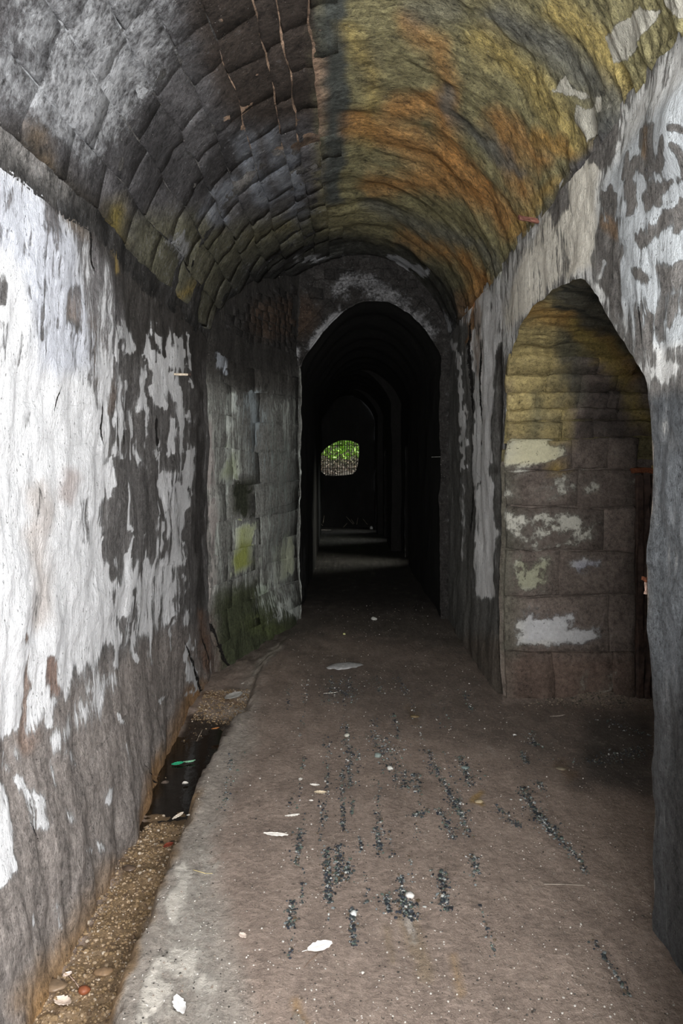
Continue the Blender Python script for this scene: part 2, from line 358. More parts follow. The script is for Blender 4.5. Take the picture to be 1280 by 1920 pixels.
skS.p(.75, [(535, 1000), (548, 1010), (548, 1080), (520, 1100)], None, 14).q((.45, .48, .36), [(535, 1000), (548, 1010), (548, 1080), (520, 1100)], None, 14)
skS.p(.8, [(482, 1100), (505, 1110), (504, 1160), (484, 1160)], None, 10).q((.42, .5, .38), [(482, 1100), (505, 1110), (504, 1160), (484, 1160)], None, 14)
skS.p(.7, [(520, 1130), (556, 1130), (556, 1155), (535, 1155)], None, 10)
skS.c((.065, .075, .04), [(400, 1100), (480, 1090), (570, 1165), (520, 1230), (400, 1270)], None, 36).c((.10, .12, .05), [(470, 1170), (520, 1195)], 14, 26)
skS.p(0., [(400, 1110), (470, 1100), (480, 1165), (570, 1170), (520, 1230), (400, 1270)], None, 24)
skS.c((.12, .09, .075), [(380, 1150), (400, 1270)], 16, 24)
skS.crack([(376, 1130), (402, 1190), (412, 1240), (432, 1262)], 2.6).crack([(556, 860), (559, 960)], 1.2)

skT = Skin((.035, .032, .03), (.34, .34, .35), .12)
skT.c((.07, .045, .03), [(500, 600), (560, 590)], 34, 30, .8)
skT.p(.62, [(640, 540), (665, 520), (700, 535), (760, 575), (805, 625)], 16, 26)
skT.p(.9, [(545, 675), (585, 640), (620, 605), (650, 583), (700, 578)], 5, 8)

skV = Skin((.10, .096, .10), (.46, .47, .49), .18)
skV.p(.62, [(-300, -250), (350, -200), (330, 100), (280, 200), (150, 320), (40, 210), (-200, 100)], None, 60)
skV.p(.75, [(150, 120), (240, 60), (260, 130), (180, 220), (110, 240)], None, 40).p(.7, [(60, 150), (110, 220), (90, 260)], 22, 30)
skV.p(.35, [(-300, -250), (20, -50), (30, 120), (-100, 60)], None, 40)
skV.c((.055, .043, .036), [(340, -150), (600, -200), (600, 230), (430, 240), (380, 120)], None, 40).p(.02, [(350, -150), (620, -200), (610, 240), (430, 240), (390, 120)], None, 40)
skV.c((.045, .043, .045), [(300, 170), (345, 330), (260, 420), (210, 300)], None, 50, .8).p(.08, [(330, 120), (345, 330), (240, 420), (190, 320)], None, 50)
skV.c((.04, .035, .03), [(20, 240), (100, 330), (200, 420), (260, 560), (320, 640)], 24, 40).p(.05, [(40, 230), (120, 320), (220, 420), (300, 580)], 24, 40)
skV.c((.18, .13, .08), [(60, 230), (80, 300)], 14, 30, .6)
skV.c((.28, .22, .05), [(215, 400), (212, 470), (214, 510)], 12, 30)
skV.c((.13, .125, .085), [(240, 420), (330, 400), (420, 420), (600, 380), (900, 520), (860, 600), (640, 470), (420, 560), (380, 660), (250, 520)], None, 60)
skV.c((.26, .2, .07), [(322, 590), (330, 560), (360, 530)], 6, 12).c((.28, .2, .07), [(384, 665), (390, 640), (410, 620)], 7, 12)
skV.p(.6, [(305, 460), (340, 440), (358, 470), (330, 500)], None, 16)
skV.c((.035, .033, .034), [(410, 250), (480, 230), (450, 330), (400, 350), (340, 400), (350, 360)], None, 30, .8)
for a in ([(460, 265), (470, 310), (490, 370)], [(505, 245), (520, 290), (528, 350)], [(545, 290), (555, 345)], [(640, 250), (640, 350)], [(410, 370), (440, 350)], [(555, 385), (565, 405)], [(390, 400), (410, 405)]):
    skV.c((.17, .185, .215), a, 15, 12).g(.8, a, 17, 10).p(.28, a, 14, 10)
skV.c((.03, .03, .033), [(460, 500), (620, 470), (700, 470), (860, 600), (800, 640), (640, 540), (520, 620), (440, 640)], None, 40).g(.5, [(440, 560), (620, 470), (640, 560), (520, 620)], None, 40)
skV.p(.7, [(630, 500), (690, 520), (770, 560), (830, 610)], 16, 22).p(.6, [(735, 480), (795, 510)], 8, 10)
# right half: minerals
OL = (.30, .27, .14); OR = (.55, .27, .08); YE = (.55, .42, .14); GR = (.16, .165, .15)
skV.c(OL, [(600, -300), (1500, -700), (1400, 60), (1100, 250), (1020, 420), (930, 540), (880, 560), (780, 470), (600, 430)], None, 40).p(.02, [(600, -300), (1500, -700), (1400, 60), (1100, 250), (1020, 420), (930, 540), (880, 560), (780, 470), (640, 430)], None, 30)
skV.c((.09, .1, .09), [(600, -50), (650, -60), (655, 230), (640, 380), (610, 380)], None, 20).c((.1, .11, .1), [(700, 160), (690, 100)], 18, 40, .5)
skV.c(YE, [(660, 60), (700, 140), (690, 260)], 14, 40, .6).c(OR, [(760, 40), (830, 80), (850, 150), (830, 210)], 18, 40, .6)
for a, r_ in (([(740, 200), (840, 190), (850, 300)], 22), ([(670, 230), (760, 260), (880, 320), (960, 420)], 26), ([(700, 340), (800, 330), (900, 360)], 20), ([(960, 230), (1020, 300)], 14), ([(930, 220), (990, 360)], 16), ([(760, 440), (860, 480), (900, 530)], 14), ([(900, 530), (870, 560), (882, 600)], 9)):
    skV.c(OR, a, r_, 40, .75)
skV.c(YE, [(900, 60), (1000, 150), (1080, 270)], 20, 40, .7).c((.5, .3, .09), [(1010, 250), (1070, 290)], 14, 20, .9).c(YE, [(1040, 0), (1120, 90), (1160, 190)], 24, 40, .7).c((.45, .3, .1), [(1040, 340), (960, 440)], 10, 20, .8)
skV.c(GR, [(840, 170), (850, 210), (900, 250), (980, 320)], 14, 24, .85).c(GR, [(930, 20), (1010, 60), (1100, 160), (1160, 240)], 30, 50, .85).c(GR, [(690, 380), (740, 400), (900, 460), (930, 500)], 14, 30, .7).c(GR, [(780, 20), (840, 10)], 30, 40, .5)
skV.q((.6, .58, .5), [(900, 0), (1400, -100), (1300, 300), (1000, 300)], None, 30)
for a in ([(1035, 165), (1060, 145), (1090, 190), (1060, 185)], [(1080, 210), (1110, 200), (1125, 240), (1100, 265), (1085, 240)], [(1135, 90), (1200, 20), (1240, 30), (1180, 125), (1150, 130)], [(1240, -60), (1300, -60), (1300, 40), (1250, 20)], [(1110, 190), (1130, 190), (1140, 215), (1125, 215)]):
    skV.p(1.0, a, None, 10)
skV.c((.035, .035, .03), [(420, 520), (520, 455), (640, 430), (760, 450), (850, 520), (885, 600), (860, 680), (640, 600), (430, 660)], None, 70, .85).p(.05, [(420, 560), (520, 490), (640, 460), (640, 600), (430, 680)], None, 40)  # far end of the vault coloured darker
skV.c((.15, .13, .06), [(470, 440), (600, 400), (760, 430)], 8, 24, .6).c((.4, .2, .06), [(872, 480), (905, 540), (882, 590)], 8, 14, .8)
for a in ([(640, 505), (700, 520)], [(690, 500), (740, 525), (790, 560)], [(735, 478), (795, 512)], [(650, 540), (720, 545)], [(780, 560), (835, 612)], [(560, 485), (610, 480)], [(640, 480), (646, 490)]): skV.p(.8, a, 6, 12).g(.5, a, 8, 10)
skV.g(.25, [(600, -300), (1500, -700), (1100, 250), (930, 540), (780, 470), (600, 430)], None, 40)

skR = Skin((.19, .18, .17), (.78, .785, .77), .48)
skR.p(.64, [(1060, 330), (1110, 280), (1280, 90), (1600, -200), (1600, 480), (1280, 560), (1200, 640), (1130, 560), (1085, 505), (1000, 570), (940, 700), (900, 560)], None, 24)
skR.q((.62, .66, .69), [(1130, 330), (1280, 160), (1600, -200), (1600, 700), (1200, 640), (1130, 500)], None, 40)
skR.q((.86, .82, .72), [(1085, 300), (1120, 300), (1115, 500), (1070, 510), (960, 620), (930, 600), (1000, 450)], None, 26)
skR.p(.85, [(1085, 330), (1118, 300), (1115, 420), (1108, 500), (1070, 510), (1060, 420)], None, 14).p(.8, [(960, 520), (1040, 430), (1040, 520), (960, 620)], None, 14)
skR.p(.95, [(1245, 190), (1300, 110), (1400, 200), (1300, 330), (1262, 310), (1240, 250)], None, 10)
skR.p(.85, [(1130, 330), (1205, 225), (1220, 270), (1180, 340), (1135, 380)], None, 14).p(.85, [(1190, 400), (1280, 310), (1400, 300), (1300, 400), (1200, 420)], None, 14).p(.8, [(1210, 450), (1280, 400), (1400, 400), (1290, 470), (1225, 490)], None, 14).p(.75, [(1175, 500), (1200, 460), (1230, 520), (1200, 600), (1180, 590)], None, 12)
for a in ([(1100, 250), (1145, 240), (1150, 290), (1120, 320), (1105, 300)], [(1122, 420), (1165, 410), (1172, 500), (1170, 580), (1128, 540), (1112, 500)], [(1215, 250), (1245, 230), (1245, 310), (1225, 330), (1205, 300)], [(1190, 380), (1240, 340), (1290, 330), (1220, 390)], [(1195, 440), (1290, 370), (1290, 395), (1215, 450)], [(1030, 380), (1062, 345), (1066, 380), (1045, 420)], [(1240, 500), (1290, 480), (1290, 560), (1245, 580)], [(1180, 350), (1198, 340), (1195, 400), (1180, 400)]):
    skR.p(.08, a, None, 14)
skR.c((.3, .2, .12), [(1140, 410), (1160, 430)], 12, 14, .8).c((.3, .2, .11), [(1225, 250), (1215, 290)], 8, 14, .7)
skR.p(.42, [(1190, 560), (1600, 450), (1600, 800), (1220, 760)], None, 30)
skR.p(.75, [(1228, 690), (1250, 675), (1275, 700), (1250, 725)], None, 16).p(.7, [(1215, 580), (1240, 650)], 8, 16).p(.75, [(1250, 600), (1310, 590), (1310, 650), (1260, 650)], None, 14)
for _ in range(40):
    x_, y_ = rs.uniform(1110, 1290), rs.uniform(200, 720); l_ = rs.uniform(10, 70); skR.p(rs.choice((.0, .1, .95)), [(x_, y_), (x_ + rs.uniform(-20, 20), y_ + l_)], rs.uniform(2, 8), 10)
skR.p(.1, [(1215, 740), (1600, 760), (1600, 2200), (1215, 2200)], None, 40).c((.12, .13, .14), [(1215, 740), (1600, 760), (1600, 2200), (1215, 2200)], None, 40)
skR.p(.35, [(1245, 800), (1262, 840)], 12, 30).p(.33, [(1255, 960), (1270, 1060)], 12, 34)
skR.c((.07, .068, .065), [(1215, 1300), (1600, 1250), (1600, 2200), (1215, 2200)], None, 120, .6)  # pier foot: shade of the near corner painted in as darker colour
# far pier between the side passage and the narrow passage
skR.p(.15, [(815, 600), (945, 620), (950, 1400), (815, 1400)], None, 20).c((.15, .147, .137), [(815, 600), (945, 620), (950, 1400), (815, 1400)], None, 20)
skR.q((.85, .85, .85), [(815, 500), (940, 560), (945, 1300), (815, 1300)], None, 20)
skR.p(.85, [(905, 560), (915, 640), (905, 760), (905, 900), (910, 1000), (905, 1080), (914, 1160)], 16, 12).p(1.1, [(905, 560), (915, 640), (905, 760), (905, 900), (910, 1000), (905, 1080), (914, 1150)], 10, 10).p(1.1, [(888, 620), (893, 760), (890, 900)], 6, 7).p(1.0, [(862, 660), (866, 760), (868, 880)], 4, 5).p(.65, [(836, 640), (850, 650)], 8, 10).p(.6, [(925, 570), (935, 640)], 7, 8)
skR.q((.50, .42, .36), [(893, 560), (893, 700)], 5, 8).c((.35, .19, .08), [(884, 560), (880, 640)], 5, 8).p(.5, [(865, 900), (868, 1050)], 3, 5).c((.045, .04, .036), [(936, 660), (938, 1000), (940, 1250)], 6, 10)
skR.p(.1, [(815, 1120), (950, 1120), (950, 1400), (815, 1400)], None, 30).c((.13, .11, .09), [(815, 1190), (950, 1190), (950, 1400), (815, 1400)], None, 40)
skR.crack([(1205, 560), (1212, 640)], 2.0).crack([(899, 640), (897, 760), (900, 900)], 1.6).crack([(880, 600), (882, 760), (881, 1000)], 1.3)

skJ = Skin((.15, .122, .105), (.50, .49, .43), .1)
skJ.c((.37, .30, .135), [(950, 560), (1040, 570), (1060, 700), (1070, 830), (945, 830), (945, 700)], None, 30)
skJ.c((.33, .19, .05), [(1000, 590), (1060, 600), (1120, 640), (1180, 700)], 18, 30, .8).c((.28, .22, .07), [(1090, 620), (1150, 680), (1190, 760), (1215, 800)], 16, 26, .9)
skJ.c((.1, .1, .075), [(1060, 650), (1080, 740)], 22, 26, .7).c((.05, .05, .045), [(1085, 590), (1200, 660), (1220, 720)], 12, 18, .8).c((.06, .05, .045), [(1100, 720), (1180, 730), (1180, 820), (1080, 820)], None, 26, .8)
skJ.c((.09, .09, .06), [(1000, 740), (1000, 820)], 8, 12, .7).c((.09, .09, .07), [(1030, 700), (1040, 800)], 8, 12, .5)
skJ.p(.9, [(950, 826), (1055, 826), (1065, 865), (1000, 866), (950, 868)], None, 10).q((.55, .52, .36), [(950, 820), (1060, 820), (1065, 868), (950, 870)], None, 8)
skJ.p(.62, [(950, 880), (980, 885), (980, 930), (950, 935)], None, 14).p(.6, [(1055, 890), (1075, 920)], 12, 14).p(.7, [(1095, 893), (1102, 915)], 12, 12).p(.5, [(1015, 900), (1030, 915)], 10, 12)
for _ in range(46):
    x_, y_ = rs.uniform(950, 1190), rs.uniform(880, 1290); l_ = rs.uniform(5, 30); skJ.p(rs.choice((.4, .5, .0, .7)), [(x_, y_), (x_ + rs.uniform(-14, 14), y_ + l_ * .5)], rs.uniform(2, 8), 14)
skJ.c((.28, .2, .06), [(1035, 866), (1040, 900)], 5, 8)
skJ.p(.62, [(950, 960), (1110, 962), (1120, 1000), (1080, 1028), (950, 1030)], None, 14).p(.15, [(1000, 1000), (1060, 1008)], 6, 8)
skJ.p(.62, [(955, 1042), (1030, 1045), (1035, 1105), (960, 1110)], None, 20).q((.36, .36, .26), [(955, 1042), (1035, 1045), (1035, 1105), (960, 1110)], None, 20)
skJ.p(.75, [(1075, 1065), (1105, 1065)], 13, 10).q((.36, .36, .4), [(1070, 1060), (1110, 1070)], 20, 8).p(0, [(1082, 1068), (1098, 1072)], 5, 6)
skJ.p(.95, [(968, 1185), (985, 1160), (1020, 1145), (1050, 1160), (1090, 1150), (1135, 1158), (1132, 1190), (1080, 1195), (1030, 1216), (980, 1210)], None, 8).q((.55, .55, .56), [(960, 1140), (1140, 1140), (1140, 1220), (960, 1220)], None, 8)
skJ.p(0, [(1040, 1178), (1075, 1172), (1110, 1180)], 6, 7).p(0, [(982, 1190), (1012, 1188)], 3, 5).p(.6, [(1010, 1130), (1035, 1140)], 4, 8)
skJ.q((.4, .36, .3), [(1060, 1270), (1150, 1290)], 30, 20).p(.6, [(1075, 1280), (1140, 1272)], 7, 12).p(.6, [(1095, 1296), (1130, 1302)], 10, 14)
skJ.c((.085, .09, .065), [(940, 880), (962, 1300)], 14, 20, .6).c((.14, .10, .08), [(950, 1225), (1220, 1225), (1220, 1320), (950, 1320)], None, 20)

skP = Skin((.2, .175, .09), (.4, .38, .3), .05)      # side passage vault
skP.ops = list(skJ.ops)
skP.c((.13, .125, .095), [(1085, 500), (1160, 590), (1200, 650), (1100, 600), (1030, 560)], None, 30)
for a in ([(1050, 548), (1120, 560), (1150, 580)], [(1040, 575), (1120, 600), (1180, 625)], [(1060, 535), (1130, 545)]): skP.c((.04, .042, .034), a, 5, 8)

skF = Skin((.30, .235, .195), (.42, .37, .32), .16, .12)
skF.c((.36, .325, .285), [(480, 1250), (470, 1400), (420, 1500), (400, 1600), (420, 1700), (470, 1920), (460, 2200), (100, 2200), (180, 1900), (300, 1600), (400, 1380)], None, 60, .85)
skF.p(.45, [(420, 1500), (400, 1560), (390, 1700), (420, 1900), (400, 2100), (230, 2100), (330, 1600)], None, 50)
skF.q((.58, .54, .48), [(420, 1500), (400, 2100), (200, 2100), (330, 1560)], None, 50)
skF.p(.8, [(345, 1630), (330, 1690), (318, 1720)], 12, 14).p(.75, [(300, 1850), (270, 1920), (290, 1800), (360, 1790)], 14, 26).p(.7, [(340, 1820), (390, 1850)], 16, 26)
skF.c((.30, .18, .08), [(200, 1930), (240, 1810), (262, 1740)], 8, 14, .8)
skF.c((.3, .23, .16), [(765, 1720), (775, 1760), (800, 1830)], 16, 20, .8).p(.6, [(765, 1720), (778, 1770)], 9, 14).c((.33, .23, .14), [(850, 1790), (866, 1860)], 7, 12, .8).c((.26, .2, .14), [(722, 1735), (732, 1800)], 7, 14, .7).c((.3, .2, .09), [(895, 1495), (905, 1505)], 8, 8).c((.2, .13, .08), [(1050, 1430), (1075, 1455)], 9, 12)
skF.c((.2, .13, .07), [(765, 1330), (780, 1345)], 9, 12).c((.32, .2, .09), [(560, 1880), (575, 1940)], 9, 16, .7).p(.5, [(560, 1900), (570, 1960)], 8, 12)
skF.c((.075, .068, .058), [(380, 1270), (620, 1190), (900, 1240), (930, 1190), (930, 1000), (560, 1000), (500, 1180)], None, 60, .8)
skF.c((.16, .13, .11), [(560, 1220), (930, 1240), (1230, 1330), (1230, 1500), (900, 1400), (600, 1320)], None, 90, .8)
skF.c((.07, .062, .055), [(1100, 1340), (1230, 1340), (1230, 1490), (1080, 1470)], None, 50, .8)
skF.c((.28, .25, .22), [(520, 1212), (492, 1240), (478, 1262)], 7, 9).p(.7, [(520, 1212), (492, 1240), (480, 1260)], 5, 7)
skF.c((.035, .031, .028), [(500, 860), (900, 860), (840, 1150), (560, 1130)], None, 50)  # narrow passage floor: darkness of the unlit stretch put into the colour
# gutter
skF.c((.22, .15, .085), [(200, 1920), (100, 2000), (20, 1980), (150, 1790), (240, 1600), (290, 1500), (380, 1480), (330, 1600)], None, 24)
skF.g(.5, [(200, 1960), (20, 1980), (190, 1700), (290, 1500), (420, 1290), (450, 1330), (340, 1560)], None, 24)
skF.c((.04, .03, .024), [(350, 1340), (440, 1350), (400, 1400), (372, 1470), (300, 1480)], None, 20).g(.8, [(350, 1340), (440, 1350), (372, 1470), (300, 1480)], None, 20)
skF.c((.2, .11, .05), [(385, 1300), (420, 1310), (450, 1320)], 6, 10, .7)
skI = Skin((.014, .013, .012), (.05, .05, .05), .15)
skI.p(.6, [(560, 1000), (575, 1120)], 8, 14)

# ------------------------------------------------------------------ shell
def flare(V):
    """the foot of the left wall leans in along the near gutter"""
    o = np.zeros_like(V); k = (1 - sstep(-.2, .75, V[:, 2])) * (1 - sstep(3.6, 5.4, V[:, 1])) * .11
    o[:, 0] = k; r = (1 - sstep(.0, .6, V[:, 2])); o[:, 0] += r * .02 * fbm(V * np.array([1, 1, .6]), 6, 3, 200)
    return o
Yw = ysteps(Y0, YS0, 3.4, 1.09)
p = Patches(); z = np.linspace(-.32, ZSL + .05, 212)
YY, ZZ = np.meshgrid(Yw, z, indexing='ij'); p.add(np.stack([np.full_like(YY, XL), YY, ZZ], -1))
wall_left = p.build('wall_left', M['wall'], skL, extra=flare)

def right_extra(V):
    o = np.zeros_like(V); x, y = proj(V)
    far = (V[:, 1] > 5.4)
    g = np.zeros(len(V))
    for gx, wd, a in ((882, 3, .02), (899, 2.5, .014), (936, 5, .02), (872, 2, .01), (862, 2, -.008)): g += a * np.exp(-((x - gx + 3 * np.sin(y / 60)) / wd) ** 2)
    o[:, 0] += np.where(far, g, 0)
    b = np.exp(-((x - 1275) / 50) ** 2 - ((y - 250) / 85) ** 2); o[:, 0] -= .05 * b       # lump of smooth plaster
    o[:, 0] -= .03 * sstep(.5, .75, vnoise(V * np.array([1, 1, .5]), 3.2, 333)) * (V[:, 2] > 1.9)
    e = np.minimum(np.abs(V[:, 1] - YJ), 1); o[:, 0] += np.where(V[:, 2] < 1.7, .035 * np.clip(1 - e / .07, 0, 1) ** 2, 0)
    return o
p = Patches()
Ya = ysteps(Y0, 2.72, 4, 1.05); Yb = ysteps(2.72, YJ, 3.4, 1.05); Yc = ysteps(YJ, YS1, 2.5, 1.05)
WY0, WY1, WZ0, WZ1 = -.35, 1.75, 1.25, 2.5       # side window beside the camera
def rpatch(Yv, zb, zt, n):
    Yv = np.asarray(Yv); t = np.linspace(0, 1, n)[None, :]
    zb = (zb(Yv) if callable(zb) else np.full(len(Yv), zb))[:, None]; zt = np.full(len(Yv), zt)[:, None]
    Z = zb + (zt - zb) * t; YY = np.broadcast_to(Yv[:, None], Z.shape); p.add(np.stack([np.full_like(Z, XR), YY, Z], -1))
Yn = np.array([y for y in np.arange(Y0, WY0, .12)] + [WY0]); rpatch(Yn, -.3, ZSR + .05, 24)
Yn = np.linspace(WY0, WY1, 18); rpatch(Yn, -.3, WZ0, 10); rpatch(Yn, WZ1, ZSR + .05, 6)
Yn = np.concatenate([[WY1], Ya[Ya > WY1 + .01]]); rpatch(Yn, -.3, ZSR + .05, 202)
rpatch(Yb, lambda q: side_z(q) - .012, ZSR + .05, 112); rpatch(Yc, -.3, ZSR + .05, 242)
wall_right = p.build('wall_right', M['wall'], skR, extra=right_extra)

p = Patches(); prof_ = np.array([(XR - .02, 1.27), (.71, 1.24), (.68, 1.18), (.67, .6), (.67, -.1)])
ypr = np.linspace(-.9, 1.5, 30); p.add(np.stack(np.broadcast_arrays(prof_[None, :, 0], ypr[:, None], prof_[None, :, 1]), -1))
for yq in (-.9, 1.5):
    p.add(np.stack(np.broadcast_arrays(np.linspace(.67, XR, 8)[:, None], yq, np.linspace(-.1, 1.24, 12)[None, :]), -1))
p.build('wall_shade_block', M['wall'], Skin((.14, .13, .12), WHITE, .3))  # unseen low wall added beside the camera to shade the right corner
# vault backing
s = np.linspace(0, SV, 260); u = np.linspace(0, 1, 300)
xs = np.interp(s, _vs, _vx); ye = yend(xs)
inv0, inv1 = 1 / 2.1, 1 / ye
Yv = 1 / (inv0 + (inv1 - inv0)[:, None] * u[None, :])
pt = np.stack([np.broadcast_to(xs[:, None], Yv.shape), Yv, np.broadcast_to(np.interp(s, _vs, _vz)[:, None], Yv.shape)], -1)
p = Patches(); p.add(pt)
back = np.linspace(Y0, 2.1, 26); p.add(np.stack(np.broadcast_arrays(xs[:, None], back[None, :], np.interp(s, _vs, _vz)[:, None]), -1))
def vault_extra(V):
    # courses on the mineral-covered half show only as soft swellings
    sarc = np.interp(V[:, 0], _vx, _vs); nrm = vault_n(sarc)
    right = sstep(-.05, .12, V[:, 0])
    rid = fbm(np.stack([sarc * .9, V[:, 1] * 1.8, 0 * sarc], 1), 3.5, 3, 404) * .007 + fbm(np.stack([sarc * 1.6, V[:, 1] * 4, 0 * sarc], 1), 11, 3, 405) * .0035
    lip = np.maximum(0, fbm(np.stack([sarc, V[:, 1], 0 * sarc], 1), 2.4, 2, 406)) ** .5 * .02
    ring = fbm(np.stack([sarc * .5, V[:, 1] * 2.2, 0 * sarc], 1), 2.4, 3, 409) * .022 * sstep(4.2, 6, V[:, 1])
    near_spring = sstep(.25, 0, SV - sarc) * fbm(V * np.array([1, 2.5, 1]), 7, 3, 407) * .02
    fade = sstep(0, .08, sarc) * sstep(0, .03, SV - sarc) * sstep(0, .1, yend(V[:, 0]) - V[:, 1])
    return nrm * ((right * (rid + lip + near_spring) + ring) * fade)[:, None]
class MortarSkin(Skin):
    def eval(s, P):
        A = Skin.eval(s, P); P = P.reshape(-1, 3); x, y = proj(P)
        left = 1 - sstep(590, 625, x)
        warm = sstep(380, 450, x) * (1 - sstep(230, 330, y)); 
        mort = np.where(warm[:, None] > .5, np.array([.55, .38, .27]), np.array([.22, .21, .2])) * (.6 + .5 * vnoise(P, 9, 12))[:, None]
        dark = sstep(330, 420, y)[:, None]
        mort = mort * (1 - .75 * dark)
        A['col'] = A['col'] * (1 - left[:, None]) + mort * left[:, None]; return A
skVm = MortarSkin(skV.base, skV.pcol, skV.pnt); skVm.ops = skV.ops
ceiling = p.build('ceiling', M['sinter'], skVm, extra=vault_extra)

# stones of the vault (left half and crown)
def block(name, gridP, nrm, h, mat, skin, parent, depth=.03, bev=.012, disp=D, jitter=.003, own=None):
    """a stone: gridP (a x b x 3) on the wall surface, raised by h along nrm, its rim sunk by depth"""
    a, b = gridP.shape[:2]; c = gridP.reshape(-1, 3).mean(0)
    top = gridP + disp(gridP) + nrm * (h + jitter * rng.standard_normal((a, b, 1)))
    ring = [(0, j) for j in range(b)] + [(i, b - 1) for i in range(1, a)] + [(a - 1, j) for j in range(b - 2, -1, -1)] + [(i, 0) for i in range(a - 2, 0, -1)]
    rim = np.array([gridP[i, j] for i, j in ring]); rn = np.array([nrm[i, j] if nrm.ndim == 3 else nrm for i, j in ring])
    out = rim - c; out /= np.linalg.norm(out, axis=1)[:, None] + 1e-9
    mid = rim + disp(rim) + out * bev + rn * (h - bev * 1.1); low = rim + disp(rim) + out * bev - rn * depth
    V = np.concatenate([top.reshape(-1, 3), mid, low]); n0 = a * b; n1 = len(ring)
    Fc = grid_faces(a, b).tolist(); idx = [i * b + j for i, j in ring]
    for k in range(n1):
        k2 = (k + 1) % n1; Fc.append([idx[k], idx[k2], n0 + k2, n0 + k]); Fc.append([n0 + k, n0 + k2, n0 + n1 + k2, n0 + n1 + k])
    S = np.concatenate([gridP.reshape(-1, 3), rim, rim]); A = skin.eval(S)
    t = own if own is not None else (.84 + .32 * rng.random())
    A['col'] = A['col'] * t
    return mesh_obj(name, V, Fc, mat, parent, A, True)
sl = 0.12; courses = []
while sl < SV * .53:
    x_ = np.interp(sl, _vs, _vx); wd = rng.uniform(.17, .22) if x_ < -.45 else rng.uniform(.105, .15)
    courses.append((sl, sl + wd)); sl += wd
def x_seg(q): return float(np.interp(q, _vs, _vx))
for (s0, s1) in courses:
    y = 2.0 + rng.uniform(0, .4); e = float(yend(np.interp((s0 + s1) / 2, _vs, _vx))) - .06
    while y < e:
        ln = rng.uniform(.34, .62); y1 = min(y + ln, e)
        if y1 - y > .12:
            g = .009 if x_seg(s0) > -.5 and y < 4.6 else .006; ss_ = np.linspace(s0 + g, s1 - g, 4) ; yy = np.linspace(y + g, y1 - g, 5)
            jit = rng.uniform(-.008, .008, 4)
            G = np.stack(np.broadcast_arrays(np.interp(ss_, _vs, _vx)[:, None], yy[None, :], np.interp(ss_, _vs, _vz)[:, None]), -1).copy()
            G[:, -1, 1] += jit; G[:, 0, 1] += rng.uniform(-.006, .006)
            nn = np.broadcast_to(vault_n(ss_)[:, None, :], G.shape)
            px_, py_ = proj(G.reshape(-1, 3).mean(0)); loose = 1.0 if (430 < px_ < 660 and 240 < py_ < 640) else .3
            if s0 > SV * .47 and rng.random() < .35: y = y1; continue
            h = .005 + loose * rng.uniform(-.002, .020)
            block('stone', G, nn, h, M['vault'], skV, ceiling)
        y = y1

# end wall: turned piece on the left, face above the narrow passage, sliver on the right
p = Patches()
def ewall(x0, x1, nx, zb, nz):
    X = np.linspace(x0, x1, nx); t = np.linspace(0, 1, nz)[None, :]; b = (zb(X) if callable(zb) else np.full(nx, zb))[:, None]; tz = vault_z(X)[:, None] + .04
    Z = b + (tz - b) * t; p.add(np.stack([np.broadcast_to(X[:, None], Z.shape), np.broadcast_to(yend(X)[:, None], Z.shape), Z], -1))
ewall(XL, XI0 + .012, 92, -.3, 260); ws = p
ns = np.array([YS1 - YS0, -(XI0 - XL), 0.]); ns /= np.linalg.norm(ns)
def splay_extra(V):
    o = np.zeros_like(V); k = (1 - sstep(-.1, .5, V[:, 2])) * .07 * sstep(0, .1, V[:, 0] - XL) * sstep(0, .1, XI0 - V[:, 0]); return o + ns * k[:, None]
wall_turn = ws.build('wall_turn', M['wall'], skS, extra=splay_extra)
p = Patches(); ewall(XI0, XI1, 100, lambda q: inner_z(q) - .012, 40); ewall(XI1 - .012, XR, 14, -.3, 160)
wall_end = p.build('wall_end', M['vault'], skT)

# blocks on the turned wall
rows = [1168, 1118, 1068, 1022, 968, 905, 846, 790, 735, 690]
def turn_pt(px, py):
    # meet the ray with the turned wall plane
    k = (px - VX) / F; dx = (XI0 - XL) / (YS1 - YS0); Y = (XL - dx * YS0) / (k - dx); return np.array([k * Y, Y, CH - (py - VY) * Y / F])
for r in range(len(rows) - 1):
    off = (r % 2) * 22; cuts = [392, 424 + off * .5, 478 + off * .4, 555]
    zt, zb = [CH - (yy_ - VY) * 7.2 / F for yy_ in (rows[r + 1], rows[r])]
    for a, b in zip(cuts[:-1], cuts[1:]):
        A_, B_ = turn_pt(a, 900), turn_pt(b, 900); T = np.linspace(.0, 1, 4)[:, None, None]; g = .004
        ax = A_[:2] + ns[:2] * 0; bx = B_[:2]; L_ = np.linalg.norm(bx - ax); d_ = (bx - ax) / L_
        xy = ax + d_ * g + (bx - ax - 2 * d_ * g) * np.linspace(0, 1, 4)[:, None]
        Zs = np.linspace(zb + g, zt - g, 4); G = np.zeros((4, 4, 3)); G[..., :2] = xy[:, None, :]; G[..., 2] = Zs[None, :]
        k0 = (1 - sstep(-.1, .5, G[..., 2])) * .07; G = G + ns * k0[..., None]
        block('stone', G, ns, .003 + rng.uniform(0, .003), M['wall'], skS, wall_turn, .02, .006, jitter=.0015, own=.9 + .2 * rng.random())
